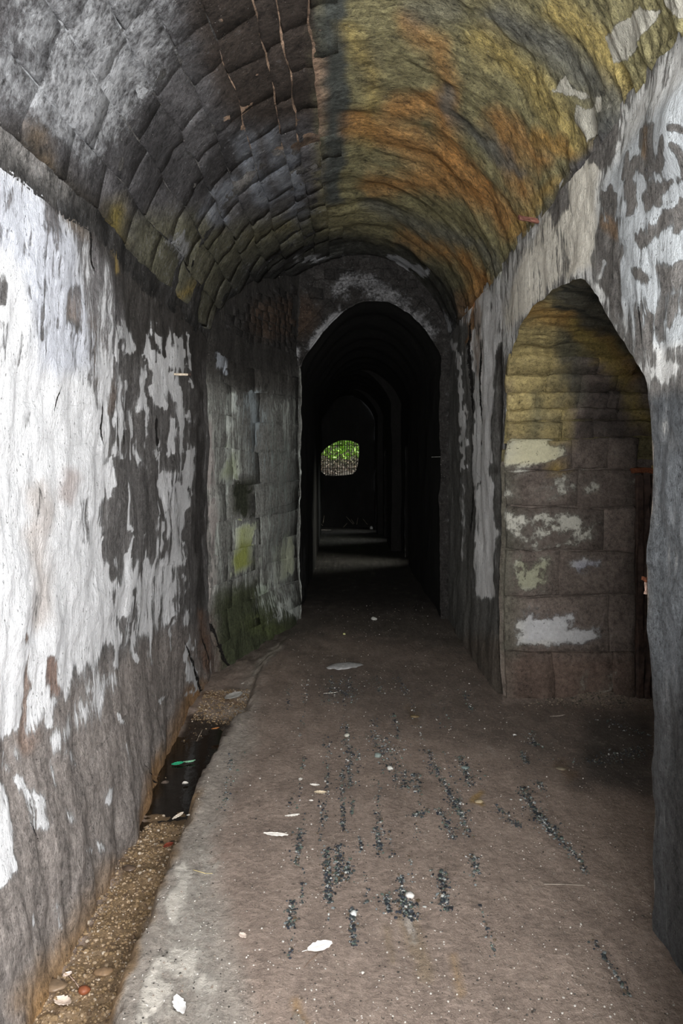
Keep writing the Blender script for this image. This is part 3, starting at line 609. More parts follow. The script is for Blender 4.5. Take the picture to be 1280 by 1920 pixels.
# rubble stones and ring stones on the end wall face
nf = np.array([0, -1., 0])
for i in range(17):
    t0, t1 = i / 17, (i + 1) / 17
    xa = XI0 + (XI1 - XI0) * (1 - math.cos(math.pi * t0)) / 2; xb = XI0 + (XI1 - XI0) * (1 - math.cos(math.pi * t1)) / 2
    G = np.zeros((3, 3, 3)); 
    for a_, xx in enumerate(np.linspace(xa + .006, xb - .006, 3)):
        cx = (XI0 + XI1) / 2; zz = float(inner_z(xx)); dv = np.array([xx - cx, (zz - 2.3)]); dv /= np.linalg.norm(dv)
        for b_, rr in enumerate((.015, .09, .17)): G[a_, b_] = (xx + dv[0] * rr, YS1, zz + dv[1] * rr)
    if G[..., 0].max() < XR - .03: block('ring_stone', G, nf, .02 + rng.uniform(0, .02), M['vault'], skT, wall_end, .03, .01)
zr = 3.12
while zr < 3.72:
    hh = rng.uniform(.06, .11); xx = XI0 - .02
    while xx < .9:
        ww = rng.uniform(.09, .2); xc = xx + ww / 2; ok = (zr + hh < float(vault_z(xc)) - .04) and all(zr > float(inner_z(q)) + .19 for q in (xx, xc, xx + ww) if XI0 < q < XI1)
        if ok and xx > XI0 and xx + ww < XI1:
            G = np.zeros((3, 3, 3)); G[..., 0] = np.linspace(xx + .006, xx + ww - .006, 3)[:, None]; G[..., 1] = YS1; G[..., 2] = np.linspace(zr + .006, zr + hh - .006, 3)[None]
            G[..., 0] += rng.uniform(-.008, .008, (3, 3)); G[..., 2] += rng.uniform(-.008, .008, (3, 3))
            block('rubble_stone', G, nf, rng.uniform(.01, .04), M['vault'], skT, wall_end, .03, .012, own=rng.uniform(.6, 1.6))
        xx += ww
    zr += hh
zr = 2.7
while zr < 3.5:      # left shoulder of the end wall, on the turned plane
    hh = rng.uniform(.06, .09); xx = XL + .08
    while xx < XI0 - .05:
        ww = rng.uniform(.035, .06)
        if zr + hh < float(vault_z(xx)) - .05 and xx + ww < XI0 + .02:
            X_ = np.linspace(xx + .004, xx + ww - .004, 3); G = np.zeros((3, 3, 3)); G[..., 0] = X_[:, None]; G[..., 1] = yend(X_)[:, None]; G[..., 2] = np.linspace(zr + .006, zr + hh - .006, 3)[None]
            block('rubble_stone', G, ns, rng.uniform(.002, .008), M['vault'], skT, wall_turn, .03, .008, own=rng.uniform(.7, 1.3))
        xx += ww
    zr += hh

# ------------------------------------------------------------------ side passage (opening in the right wall)
wprof = [( YJ, -.3)] + [(YJ, zz) for zz in np.linspace(-.2, 1.62, 120)] 
ay = np.linspace(YJ, YN, 220); wprof += [(y_, float(side_z(y_))) for y_ in ay]
wprof = np.array(wprof)
nj = 121
xsr = np.linspace(XR, XP, 110)
def passage_extra(V):
    up = sstep(1.7, 2.1, V[:, 2]); o = np.zeros_like(V)
    r_ = fbm(V * np.array([.5, 3.5, 3.5]), 3.4, 3, 500) * .03 * up * sstep(XR, XR + .12, V[:, 0])
    yc = 4.05; dn = np.stack([0 * V[:, 0], yc - V[:, 1], 1.5 - V[:, 2]], 1); dn /= np.linalg.norm(dn, axis=1)[:, None]
    e = np.clip(1 - np.abs(V[:, 0] - XR) / .07, 0, 1) ** 2 * .035; o[:, 1] += np.where((V[:, 2] < 1.7) & (V[:, 1] > 5), e, 0)
    return o + dn * r_[:, None]
p = Patches(); J = wprof[:nj]; p.add(np.stack(np.broadcast_arrays(xsr[:, None], J[None, :, 0], J[None, :, 1]), -1))
door_mask_x = (1.97, 2.75)
wall_niche = p.build('wall_niche', M['jamb'], skJ, extra=passage_extra)
p = Patches(); J = wprof[nj - 1:]; p.add(np.stack(np.broadcast_arrays(xsr[:, None], J[None, :, 0], J[None, :, 1]), -1))
ceiling_niche = p.build('ceiling_niche', M['strata'], skP, extra=passage_extra)
p = Patches(); xx = np.linspace(XR, XP, 20); zz = np.linspace(-.3, 1.7, 20); p.add(np.stack(np.broadcast_arrays(xx[:, None], YN, zz[None, :]), -1))
yy = np.linspace(YN, YJ, 24); t = np.linspace(0, 1, 24); Z = -.3 + (side_z(yy)[:, None] + .3) * t[None]; p.add(np.stack(np.broadcast_arrays(XP, yy[:, None], Z), -1))
p.build('wall_niche_end', M['jamb'], Skin((.08, .07, .06), (.3, .3, .3), .1))
# its coursed stones: (top py, bottom py, [vertical joints px])
cw = np.concatenate([[0], np.cumsum(np.hypot(np.diff(wprof[:, 0]), np.diff(wprof[:, 1])))])
cpy = VY - (wprof[:, 1] - CH) * F / wprof[:, 0]
def wof(py): 
    m_ = wprof[:, 0] > 4.9; return np.interp(-py, -cpy[m_], cw[m_])
def wpt(wv): return np.interp(wv, cw, wprof[:, 0]), np.interp(wv, cw, wprof[:, 1])
crs = [(1222, 1308, [948, 1036, 1148, 1190]), (1120, 1220, [948, 1140, 1190]), (1036, 1117, [948, 1047, 1190]), (954, 1033, [948, 1132, 1190]), (884, 951, [948, 1082, 1190]),
       (824, 881, [948, 1070, 1138, 1192]), (790, 821, [948, 1050, 1112, 1222]), (768, 788, [948, 1052, 1112, 1160, 1222]), (738, 766, [948, 1000, 1080, 1138, 1160, 1222]),
       (704, 736, [948, 1020, 1085, 1152, 1222]), (672, 702, [952, 1030, 1120, 1190])]
for (pt_, pb_, js) in crs:
    w0, w1 = wof(pb_), wof(pt_)
    for a, b in zip(js[:-1], js[1:]):
        Ym, _ = wpt((w0 + w1) / 2); xa, xb = (a - VX) * Ym / F, (b - VX) * Ym / F; g = .007
        nw = 5 if w1 - w0 > .15 else 3; wv = np.linspace(w0 + g, w1 - g, nw); yv, zv = wpt(wv)
        X_ = np.linspace(xa + g, xb - g, 5); G = np.zeros((5, nw, 3)); G[..., 0] = X_[:, None]; G[..., 1] = yv[None]; G[..., 2] = zv[None]
        G[..., 2] += (rng.uniform(-.006, .006, (5, 1)))
        e = .01; ya, za = wpt(wv - e); yb, zb = wpt(wv + e); nn = np.stack([0 * ya, -(zb - za), (yb - ya)], 1); nn /= np.linalg.norm(nn, axis=1)[:, None]
        nn = np.where(nn[:, 1:2] > 0, -nn, nn); nn = np.broadcast_to(nn[None], G.shape)
        block('stone', G, nn, .012 + rng.uniform(0, .014), M['jamb'], skJ, wall_niche, .03, .012, own=rng.uniform(.8, 1.2))

# ------------------------------------------------------------------ narrow passage, its side doors, the end wall with the grille
def inner_profile(x0, x1, n=40, rise=.6):
    x = x0 + (x1 - x0) * (1 - np.cos(np.linspace(0, math.pi, n))) / 2; z = inner_z(XI0 + (x - x0) / (x1 - x0) * (XI1 - XI0))
    L = [(x0, q) for q in np.linspace(-.3, float(_iz[0]), 30)[:-1]]; R = [(x1, q) for q in np.linspace(float(_iz[-1]), 1.9, 10)[1:]]; R2 = [(x1, q) for q in np.linspace(1.9, -.3, 20)[1:]]
    return np.array(L + list(zip(x, z)) + R + R2)
segs = [(YS1, 12.5, 0, XI0, XI1), (12.5, 13.6, 1, -.52, 1.0), (13.6, 14.6, 0, -.52, 1.0), (14.6, 16.3, 0, -.58, .82), (16.3, 17.3, 1, -.58, .82), (17.3, 18.0, 0, -.58, .82), (18.0, 18.6, 0, -.75, .7), (18.6, 19.4, 1, -.75, .7), (19.4, 20.0, 0, -.75, .7)]
p = Patches(); prev = None
for (a, b, op, x0, x1) in segs:
    pr = inner_profile(x0, x1); n = max(3, int((b - a) / .1)); n = min(n, 44)
    if op: pr2 = pr[:-19]
    else: pr2 = pr
    if prev is not None: p.add(np.stack([np.stack([prev[:, 0], np.full(len(prev), a), prev[:, 1]], 1), np.stack([pr[:, 0], np.full(len(pr), a), pr[:, 1]], 1)]))
    yv = np.linspace(a, b, n); p.add(np.stack(np.broadcast_arrays(pr2[None, :, 0], yv[:, None], pr2[None, :, 1]), -1))
    if op:     # the door's reveals
        for yq in (a, b): p.add(np.stack(np.broadcast_arrays(np.linspace(x1, x1 + 1.3, 8)[:, None], yq, np.linspace(-.3, 1.9, 12)[None, :]), -1))
        p.add(np.stack(np.broadcast_arrays(np.linspace(x1, x1 + 1.3, 8)[:, None], np.linspace(a, b, 5)[None, :], 1.9), -1))
        p.add(np.stack(np.broadcast_arrays(x1 + 1.3, np.linspace(a, b, 5)[:, None], np.linspace(-.3, 1.9, 12)[None, :]), -1))
    prev = pr
def inner_extra(V):
    o = np.zeros_like(V); k = np.sin(V[:, 1] * 7 + vnoise(V, 2, 8)) * .015 * sstep(2.5, 2.8, V[:, 2]) * sstep(8.2, 8.4, V[:, 1]); o[:, 2] = k; return o
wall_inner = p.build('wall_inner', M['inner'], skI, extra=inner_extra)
YG = 20.0
hole_px = [(598, 858), (603, 848), (608, 842), (615, 836), (623, 831), (632, 827), (641, 825), (650, 825), (658, 826), (666, 829), (673, 833), (673, 852), (671, 870), (668, 882), (661, 889), (645, 891), (625, 892), (610, 891), (602, 884), (598, 872)]
hole = np.array([((a - VX) * YG / F, CH - (b - VY) * YG / F) for a, b in hole_px]); hc = hole.mean(0)
outer = []
for q in hole:
    d = q - hc; k = min([t_ for t_ in ((-3.0 - hc[0]) / d[0], (3.0 - hc[0]) / d[0], (-2.3 - hc[1]) / d[1], (6 - hc[1]) / d[1]) if t_ > 0]); outer.append(hc + d * k)
outer = np.array(outer); n = len(hole); V = []; Fc = []
for yq, ring_ in ((YG, outer), (YG, hole), (YG + .35, hole), (YG + .35, outer)): V += [(a, yq, b) for a, b in ring_]
for l in range(3):
    for i in range(n): j = (i + 1) % n; Fc.append([l * n + i, l * n + j, (l + 1) * n + j, (l + 1) * n + i])
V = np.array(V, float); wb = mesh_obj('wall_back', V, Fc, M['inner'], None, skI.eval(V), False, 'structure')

iron = plain('rusted_iron', (.035, .022, .016), .7, 80, .5, .001, .3)
rust = plain('red_rust', (.16, .05, .02), .85, 90, .6, .003)
def bar(name, a, b, r, mat, parent, sides=8, bend=0):
    a, b = Vector(a), Vector(b); d = (b - a); n_ = 5; u_ = d.normalized().orthogonal().normalized(); v_ = d.normalized().cross(u_)
    V = []; Fc = []
    for i in range(n_):
        c = a + d * (i / (n_ - 1)) + u_ * (bend * math.sin(i * 2.1))
        for k in range(sides): t = 2 * math.pi * k / sides; V.append(tuple(c + (u_ * math.cos(t) + v_ * math.sin(t)) * r))
    for i in range(n_ - 1):
        for k in range(sides): k2 = (k + 1) % sides; Fc.append([i * sides + k, i * sides + k2, (i + 1) * sides + k2, (i + 1) * sides + k])
    Fc.append(list(range(sides))[::-1]); Fc.append([(n_ - 1) * sides + k for k in range(sides)])
    return mesh_obj(name, V, Fc, mat, parent, None, True)
def empty(name, loc, label, cat, group=None):
    o = bpy.data.objects.new(name, None); col.objects.link(o); o.location = loc; o['label'] = label; o['category'] = cat
    if group: o['group'] = group
    return o
gr = empty('iron_grille', (0, 0, 0), 'dark iron bar grille across the bright opening at the far end of the tunnel', 'grille')
def hole_span(x):
    zs = []
    for i in range(n):
        (x0, z0), (x1, z1) = hole[i], hole[(i + 1) % n]
        if (x0 - x) * (x1 - x) <= 0 and x0 != x1: zs.append(z0 + (z1 - z0) * (x - x0) / (x1 - x0))
    return (min(zs), max(zs)) if len(zs) > 1 else None
xb = hole[:, 0].min() + .035
while xb < hole[:, 0].max() - .01:
    sp = hole_span(xb)
    if sp: bar('bar', (xb, YG + .17, sp[0] - .03), (xb, YG + .17, sp[1] + .03), .0085, iron, gr)
    xb += .0605
for py_ in (834.5, 878):
    zq = CH - (py_ - VY) * YG / F; xs_ = [q for q in np.linspace(-1, 1, 400) if (hole_span(q) and hole_span(q)[0] < zq < hole_span(q)[1])]
    bar('crossbar', (xs_[0] - .03, YG + .155, zq), (xs_[-1] + .03, YG + .155, zq), .009, iron, gr)

# ------------------------------------------------------------------ outside the far end
leafm = plain('green_leaf', (.34, .58, .10), .5, 3, .6, 0, 0, .3); litm = plain('leaf_litter_brown', (.62, .52, .45), .6, 14, .8, 0)
Xg = np.linspace(-5, 5, 60); Yg = np.linspace(YG + .1, YG + 9, 60)
P_ = np.stack(np.meshgrid(Xg, Yg, indexing='ij'), -1)
Zg = np.interp(P_[..., 1], [YG + .1, YG + .5, YG + 3.5, YG + 9], [1.22, 1.3, 2.15, 6.5]); G = np.concatenate([P_, Zg[..., None]], -1); G[..., 2] += .08 * fbm(G, 2, 3, 77)
G[:, 0, 2] = 1.2
pp = Patches(); pp.add(G); pp.build('ground_bank', M['floor'], Skin((.03, .022, .016), (.06, .05, .04), .2), disp=lambda V: 0 * V)
def cards(name, N_, fpos, size, mat, label, cat):
    V = np.zeros((N_ * 4, 3)); Fc = np.arange(N_ * 4).reshape(-1, 4)
    c = fpos(N_); a = rng.standard_normal((N_, 3)); a /= np.linalg.norm(a, axis=1)[:, None]; b = np.cross(a, rng.standard_normal((N_, 3))); b /= np.linalg.norm(b, axis=1)[:, None]
    s_ = rng.uniform(size[0], size[1], (N_, 1)); V[0::4] = c - a * s_; V[1::4] = c + b * s_ * .45; V[2::4] = c + a * s_; V[3::4] = c - b * s_ * .45
    return tag(mesh_obj(name, V, Fc, mat, None, None, False), label, cat, None, 'stuff')
def bankz(y): return np.interp(y, [YG + .1, YG + .5, YG + 3.5, YG + 9], [1.22, 1.3, 2.15, 6.5])
def fol(n_):
    y = rng.uniform(YG + 1.6, YG + 6, n_); x = rng.uniform(-2.4, 2.4, n_) * (1 + .1 * (y - YG)); z = np.maximum(bankz(y), 1.74) + rng.uniform(0, 1, n_) ** 1.5 * 1.6; y = y - .6; return np.stack([x, y, z], 1)
def lit(n_):
    y = YG + .45 + rng.uniform(0, 1, n_) ** 1.3 * 4; x = rng.uniform(-1.7, 1.7, n_); return np.stack([x, y, bankz(y) + .03 + rng.uniform(0, .08, n_)], 1)
cards('foliage', 11000, fol, (.04, .09), leafm, 'bright green leaves outside behind the far iron grille', 'foliage')
cards('leaf_litter', 3000, lit, (.02, .055), litm, 'brown leaf litter on the bank behind the far grille', 'leaf litter')

# ------------------------------------------------------------------ floor with gutter
edge_px = [(190, 1960), (200, 1920), (225, 1850), (243, 1780), (262, 1740), (300, 1650), (318, 1610), (340, 1570), (350, 1520), (365, 1480), (378, 1440), (410, 1400), (418, 1370), (430, 1350), (460, 1328), (474, 1290), (480, 1262), (496, 1235), (520, 1213), (540, 1198)]
ed = np.array([on_floor(a, b) for a, b in edge_px]); ed = ed[np.argsort(ed[:, 1])]
def edge_x(Y):
    e = np.interp(Y, ed[:, 1], ed[:, 0]); return np.where(Y > 7.3, e - (Y - 7.3) * 2, np.where(Y < 2.2, -.69, e))
def floor_z(X, Y):
    P3 = np.stack(np.broadcast_arrays(X, Y, 0 * X), -1)
    slab = .006 * fbm(P3, 2.2, 2, 600) + .0035 * fbm(P3 * np.array([2.2, .5, 1]), 9, 3, 601) + .0012 * fbm(P3, 40, 2, 602)
    e = edge_x(Y) + .016 * fbm(P3, 7, 3, 603) + .008 * fbm(P3, 30, 2, 613)
    bed = np.interp(Y, [0, 3.3, 3.72, 4.1, 4.95, 5.3, 5.5, 6.2, 7.2], [-.15, -.142, -.140, -.172, -.168, -.135, -.10, -.07, -.01]) + .008 * fbm(P3 * np.array([1, 1.6, 1]), 18, 3, 604) + .012 * fbm(P3, 5, 2, 605)
    bed = bed + .05 * sstep(.32, .38, X - XL) * 0
    lip = .018 * np.exp(-((X - e - .05) / .05) ** 2) * (.5 + .5 * vnoise(P3, 5, 606))
    k = sstep(-.03, .022, X - e)
    z = bed + (slab + lip - bed) * k
    # heap of fallen mortar at the foot of the side passage wall
    hx, hy = on_floor(1110, 1306); z = z + .07 * np.exp(-((X - hx - .02) / .22) ** 2 - ((Y - 5.42) / .10) ** 2) + .03 * np.exp(-((Y - 5.42) / .08) ** 2) * (X > XR)
    return z
def gz(x, y): return float(floor_z(np.array([x]), np.array([y]))[0])
rowsY = 2384.0 / (np.arange(1990, 1090, -3.0) - VY); rowsY = np.concatenate([np.arange(Y0, 2.1, .15), rowsY, np.arange(10.9, 20.3, .25)])
colsX = np.concatenate([np.arange(-1.3, -.45, .008), np.arange(-.45, 1.1, .013), np.arange(1.1, 3.3, .03)])
_ey = np.linspace(0, 22, 1200); _ex = edge_x(_ey)
XX, YYf = np.meshgrid(colsX, rowsY, indexing='ij')
Pf = np.stack([XX, YYf, floor_z(XX, YYf)], -1)
p = Patches(); p.add(Pf)
class FloorSkin(Skin):
    def eval(s, P):
        Q = P.copy().reshape(-1, 3); A = Skin.eval(s, Q); return A
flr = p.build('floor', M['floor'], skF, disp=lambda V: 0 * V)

# ------------------------------------------------------------------ loose gravel: streaks of small stones left by dripping water
ico = [(0, 0, 1), (.89, 0, .45), (.28, .85, .45), (-.72, .53, .45), (-.72, -.53, .45), (.28, -.85, .45), (.72, .53, -.45), (-.28, .85, -.45), (-.89, 0, -.45), (-.28, -.85, -.45), (.72, -.53, -.45), (0, 0, -1)]
icof = [(0, 1, 2), (0, 2, 3), (0, 3, 4), (0, 4, 5), (0, 5, 1), (1, 6, 2), (2, 7, 3), (3, 8, 4), (4, 9, 5), (5, 10, 1), (1, 10, 6), (2, 6, 7), (3, 7, 8), (4, 8, 9), (5, 9, 10), (11, 7, 6), (11, 8, 7), (11, 9, 8), (11, 10, 9), (11, 6, 10)]
ico = np.array(ico); icof = np.array(icof)
def pebbles(name, C, R, colors, mat, label, cat):
    C = C.copy(); C[:, 2] += floor_z(C[:, 0], C[:, 1])
    n_ = len(C); V = np.zeros((n_, 12, 3)); sq = rng.uniform(.55, 1.2, (n_, 1, 3)); sq[..., 2] *= .7
    th = rng.uniform(0, 6.28, n_); c_, s_ = np.cos(th), np.sin(th); B = ico[None] * sq * (1 + rng.uniform(-.2, .2, (n_, 12, 1)))
    V[..., 0] = B[..., 0] * c_[:, None] - B[..., 1] * s_[:, None]; V[..., 1] = B[..., 0] * s_[:, None] + B[..., 1] * c_[:, None]; V[..., 2] = B[..., 2]
    V = V * R[:, None, None] + C[:, None, :]
    Fc = (icof[None] + 12 * np.arange(n_)[:, None, None]).reshape(-1, 3)
    cc = np.repeat(colors, 12, 0)
    return tag(mesh_obj(name, V.reshape(-1, 3), Fc, mat, None, {'col': cc}, False), label, cat, None, 'stuff')
streaks = [([(622, 1268), (618, 1320)], 10, 70), ([(655, 1268), (660, 1318)], 9, 70), ([(638, 1280), (640, 1310)], 16, 80), ([(648, 1352), (650, 1400)], 5, 60), ([(655, 1400), (656, 1475)], 6, 120), ([(640, 1440), (642, 1500)], 5, 60), ([(642, 1500), (645, 1560)], 4, 60), ([(662, 1500), (660, 1530)], 3, 30),
           ([(705, 1380), (735, 1425), (755, 1480)], 20, 230), ([(700, 1345), (705, 1400)], 5, 40), ([(738, 1338), (746, 1385)], 5, 40), ([(777, 1450), (785, 1490)], 7, 50), ([(672, 1400), (672, 1470)], 4, 26),
           ([(802, 1408), (822, 1450), (862, 1525)], 6, 190), ([(855, 1500), (880, 1572)], 7, 110), ([(862, 1418), (884, 1475)], 7, 110), ([(930, 1510), (972, 1552)], 10, 70),
           ([(980, 1478), (1005, 1525), (1040, 1562)], 9, 260), ([(1040, 1562), (1085, 1612), (1100, 1640)], 6, 90), ([(1005, 1465), (1020, 1485)], 6, 40), ([(822, 1518), (850, 1572)], 6, 90), ([(778, 1532), (800, 1520)], 7, 50),
           ([(705, 1550), (713, 1600)], 5, 80), ([(612, 1590), (616, 1690)], 6, 150), ([(635, 1585), (632, 1660)], 7, 130), ([(651, 1615), (652, 1650)], 5, 70), ([(675, 1570), (676, 1600)], 4, 30), ([(750, 1640), (756, 1700)], 5, 80), ([(756, 1690), (770, 1725)], 14, 120), ([(725, 1680), (727, 1710)], 7, 50),
           ([(830, 1635), (831, 1690), (840, 1712)], 8, 130), ([(660, 1706), (663, 1775)], 5, 90), ([(562, 1552), (556, 1625)], 5, 70), ([(548, 1690), (541, 1740)], 5, 60), ([(884, 1605), (895, 1638)], 6, 60), ([(994, 1372), (1002, 1400)], 9, 50), ([(978, 1410), (990, 1435)], 4, 50),
           ([(1110, 1430), (1210, 1400)], 40, 190), ([(1130, 1350), (1215, 1380)], 18, 70), ([(868, 1290), (885, 1335)], 5, 50), ([(435, 1410), (420, 1520)], 8, 60), ([(542, 1280), (540, 1330)], 5, 26), ([(575, 1270), (572, 1320)], 5, 26), ([(745, 1270), (765, 1310)], 8, 60), ([(700, 1270), (715, 1300)], 8, 40), ([(1110, 1760), (1180, 1870)], 4, 60)]
rg = random.Random(11)
for _ in range(34):
    x_, y_ = rg.uniform(540, 900), rg.uniform(1270, 1700); k_ = (x_ - 650) / (y_ - 870); l_ = rg.uniform(30, 110); streaks.append(([(x_, y_), (x_ + k_ * l_, y_ + l_)], 4, int(l_ * .22)))
C, R, K = [], [], []
pal = np.array([(.03, .035, .045), (.02, .022, .026), (.05, .06, .06), (.09, .12, .10), (.18, .2, .2), (.42, .42, .4), (.10, .075, .05)]); pw = [.24, .2, .17, .12, .10, .07, .10]
for pts, wd, cnt in streaks:
    pts = np.array(pts, float); seg = np.linalg.norm(np.diff(pts, axis=0), axis=1); cum = np.concatenate([[0], np.cumsum(seg)])
    for _ in range(int(cnt * 3.6)):
        t = rng.uniform(0, cum[-1]); dn_ = .5 + .5 * math.sin(t * .23 + wd) ; px_ = np.interp(t, cum, pts[:, 0]) + rng.normal() * wd * (.55 if rng.random() < .75 else 1.5); py_ = np.interp(t, cum, pts[:, 1]) + rng.normal() * 2
        x_, y_ = on_floor(px_, py_); r_ = min(abs(rng.normal(0, .0026)) + .0013 + (.0035 if rng.random() < .05 else 0), .0085)
        if rng.random() > .45 + .55 * dn_: continue
        C.append((x_, y_, r_ * .3)); R.append(r_); K.append(pal[rng.choice(7, p=pw)])
pebbles('floor_gravel', np.array(C), np.array(R), np.array(K), M['pebble'], 'wet dark gravel washed clean in long streaks on the mud floor', 'gravel')
# grit scattered over the floor
C, R, K = [], [], []
for _ in range(4200):
    py_ = 900 + 1040 * rng.uniform(.22, 1); px_ = rng.uniform(180, 1280) if py_ > 1300 else rng.uniform(520, 950); x_, y_ = on_floor(px_, py_)
    if x_ > XR - .08 and not (YN + .05 < y_ < YJ - .03): continue
    if x_ < np.interp(y_, _ey, _ex) + .02 or (y_ > 7.6 and not XI0 + .08 < x_ < XI1 - .08) or (y_ > 6 and x_ < np.interp(y_, [6, YS0, YS1], [XL, XL, XI0]) + .15): continue
    r_ = abs(rng.normal(0, .0012)) + .0012 + .0002 * y_; C.append((x_, y_, r_ * .3)); R.append(r_); K.append((.55, .52, .48) if rng.random() < .35 else ((.25, .2, .16) if rng.random() < .6 else (.04, .035, .03)))
pebbles('floor_grit', np.array(C), np.array(R), np.array(K), M['dry_pebble'], 'fine pale and dark grit sprinkled over the tunnel floor', 'grit')
# gutter gravel
C, R, K = [], [], []
palg = np.array([(.30, .21, .12), (.22, .15, .08), (.4, .3, .2), (.12, .08, .05), (.45, .38, .3)])
for _ in range(11000):
    y_ = rng.uniform(2.2, 5.9) ; x_ = rng.uniform(-1.04, -.66)
    if x_ > np.interp(y_, _ey, _ex) - .03: continue
    if 3.85 < y_ < 5.3 and rng.random() < .97: continue
    r_ = abs(rng.normal(0, .003)) + .0028; C.append((x_, y_, r_ * .15)); R.append(r_); K.append(palg[rng.choice(5, p=[.3, .28, .16, .18, .08])])
pebbles('gutter_gravel', np.array(C), np.array(R), np.array(K), M['pebble'], 'brown wet gravel lying in the gutter along the left wall', 'gravel')
# crumbs on the mortar heap
C, R, K = [], [], []
for _ in range(500):
    hx, hy = on_floor(1110, 1306); x_ = hx + rng.normal() * .2; y_ = 5.36 - abs(rng.normal()) * .07
    if x_ < XR + .05 or x_ > 2.05: continue
    r_ = abs(rng.normal(0, .004)) + .003; C.append((x_, y_, r_ * .3)); R.append(r_); K.append((.2, .16, .12) if rng.random() < .6 else (.06, .055, .04))
pebbles('mortar_rubble', np.array(C), np.array(R), np.array(K), M['dry_pebble'], 'crumbled mortar heaped at the foot of the coursed stone wall', 'rubble')

# puddle in the gutter
Yp = np.linspace(3.5, 5.4, 60); V = []; Fc = []
for y_ in Yp:
    xr = float(edge_x(np.array(y_))) + .02; 
    for k in range(5): V.append((-1.2 + (xr + 1.2) * k / 4, y_, -.150))
for i in range(59):
    for k in range(4): a = i * 5 + k; Fc.append([a, a + 5, a + 6, a + 1])
water = plain('dark_water', (.012, .009, .006), .08, 20, .2, .0015, 0, .5)
tag(mesh_obj('puddle', V, Fc, water, None, None, True), 'shallow dark puddle in the gutter between left wall and floor slab', 'puddle')

# ------------------------------------------------------------------ single loose things
def at(px, py, z=None):
    x_, y_ = on_floor(px, py, 0)
    if x_ < float(edge_x(np.array(y_))) - .01: x_, y_ = on_floor(px, py, -.155)
    return x_, y_, gz(x_, y_)
def leaf(px, py, length, width, ang, colr, label, cat='leaf', name='dry_leaf', curl=.15, group=None, z=None, stem=0.0, rough=.6):
    x_, y_, zz = at(px, py); n_ = 10; V = []; Fc = []; m = plain(name + '_surface', colr, rough, 50, .25, .001)
    e = empty(name, (x_, y_, zz if z is None else z), label, cat, group); e.rotation_euler = (rng.uniform(-.1, .1), rng.uniform(-.1, .1), ang)
    for lay in (0, 1):
        for i in range(n_ + 1):
            t = i / n_; wv = width * .5 * math.sin(math.pi * min(1, t * .94 + .03)) ** .7 * (1 + .15 * math.sin(i * 2.7)); 
            for k in (-1, 0, 1):
                V.append(((t - .5) * length, k * wv, .004 + abs(k) * curl * wv * 1.5 + curl * length * .35 * (2 * t - 1) ** 2 + .0015 * math.sin(i * 3 + k) + lay * .0012))
    H = (n_ + 1) * 3
    for lay in (0, 1):
        for i in range(n_):
            for k in (0, 1): a = lay * H + i * 3 + k; Fc.append([a, a + 3, a + 4, a + 1])
    for i in range(n_):
        for k in (0, 2): a = i * 3 + k; Fc.append([a, a + 3, a + 3 + H, a + H])
    mesh_obj('blade', V, Fc, m, e)
    bar('midrib', (-length * .5 - stem, 0, .004 + curl * length * .3), (length * .35, 0, .0055), .0011, m, e, 5)
    return e
PALE = (.78, .74, .68); TAN = (.5, .38, .25)
leaf(517, 1570, .115, .03, -.35, PALE, 'long narrow bleached leaf lying on the bare floor right of the gutter', curl=.06)
leaf(548, 1530, .07, .02, .35, PALE, 'small bleached leaf with a torn tip just above the long narrow one', curl=.1)
leaf(600, 1491, .06, .03, .2, (.6, .5, .36), 'crumpled straw-coloured leaf among pale scraps left of the gravel streak', curl=.35)
leaf(590, 1474, .05, .02, -.3, PALE, 'white curled leaf scrap above the crumpled straw-coloured one', curl=.3)
leaf(563, 1463, .03, .02, 1.2, PALE, 'tiny oval white leaf scrap, farthest of the cluster by the gravel streak', curl=.15)
leaf(583, 1504, .022, .015, .1, PALE, 'tiny white scrap just below the crumpled straw-coloured leaf', curl=.1)
big = leaf(600, 1778, .085, .05, .35, (.85, .8, .74), 'broad bleached leaf with pointed tip and stalk on the near floor', curl=.1, stem=.02)
leaf(455, 1757, .035, .022, -.8, (.7, .58, .5), 'small pinkish torn leaf scrap on the near floor', curl=.3)
leaf(336, 1888, .085, .035, -1.1, (.86, .84, .82), 'white folded oblong leaf near the gutter edge at the front', curl=.25)
leaf(438, 1340, .16, .085, .9, (.30, .29, .27), 'large limp grey leaf slumped over the gutter lip', curl=.12, rough=.35, z=-.03)
leaf(333, 1436, .07, .035, .25, (.02, .33, .16), 'bright green leaf half floating on the puddle', curl=.2, z=-.149, name='green_leaf')
leaf(355, 1433, .07, .02, .4, (.25, .5, .33), 'pale green twisted leaf beside the bright green one on the puddle', curl=.4, z=-.149, name='green_leaf')
leaf(347, 1474, .035, .03, .6, PALE, 'white scrap on the puddle in front of the green leaves', 'scrap', 'paper_scrap', .4, z=-.149)
leaf(357, 1511, .035, .015, .2, PALE, 'thin white scrap at the near end of the puddle', 'scrap', 'paper_scrap', .2)
leaf(334, 1553, .075, .025, 1.0, (.75, .66, .55), 'pale pointed leaf leaning against the gutter edge', curl=.1, z=-.10)
leaf(404, 1384, .05, .02, .3, (.55, .22, .07), 'orange-brown leaf by the gutter edge beyond the puddle', curl=.25, z=-.1)
leaf(316, 1602, .05, .035, .8, (.2, .04, .02), 'dark red leaf under the gutter lip', curl=.2, z=-.12)
leaf(118, 1892, .07, .04, -.5, (.75, .62, .52), 'curled pinkish leaf in the gutter at the very front', curl=.4)
leaf(965, 1382, .03, .025, .7, (.85, .83, .8), 'tiny white scrap on the floor before the side passage', 'scrap', 'paper_scrap', .5)
leaf(1045, 1344, .10, .012, .15, (.4, .35, .3), 'thin pale twig-like leaf at the mouth of the side passage', curl=.15)
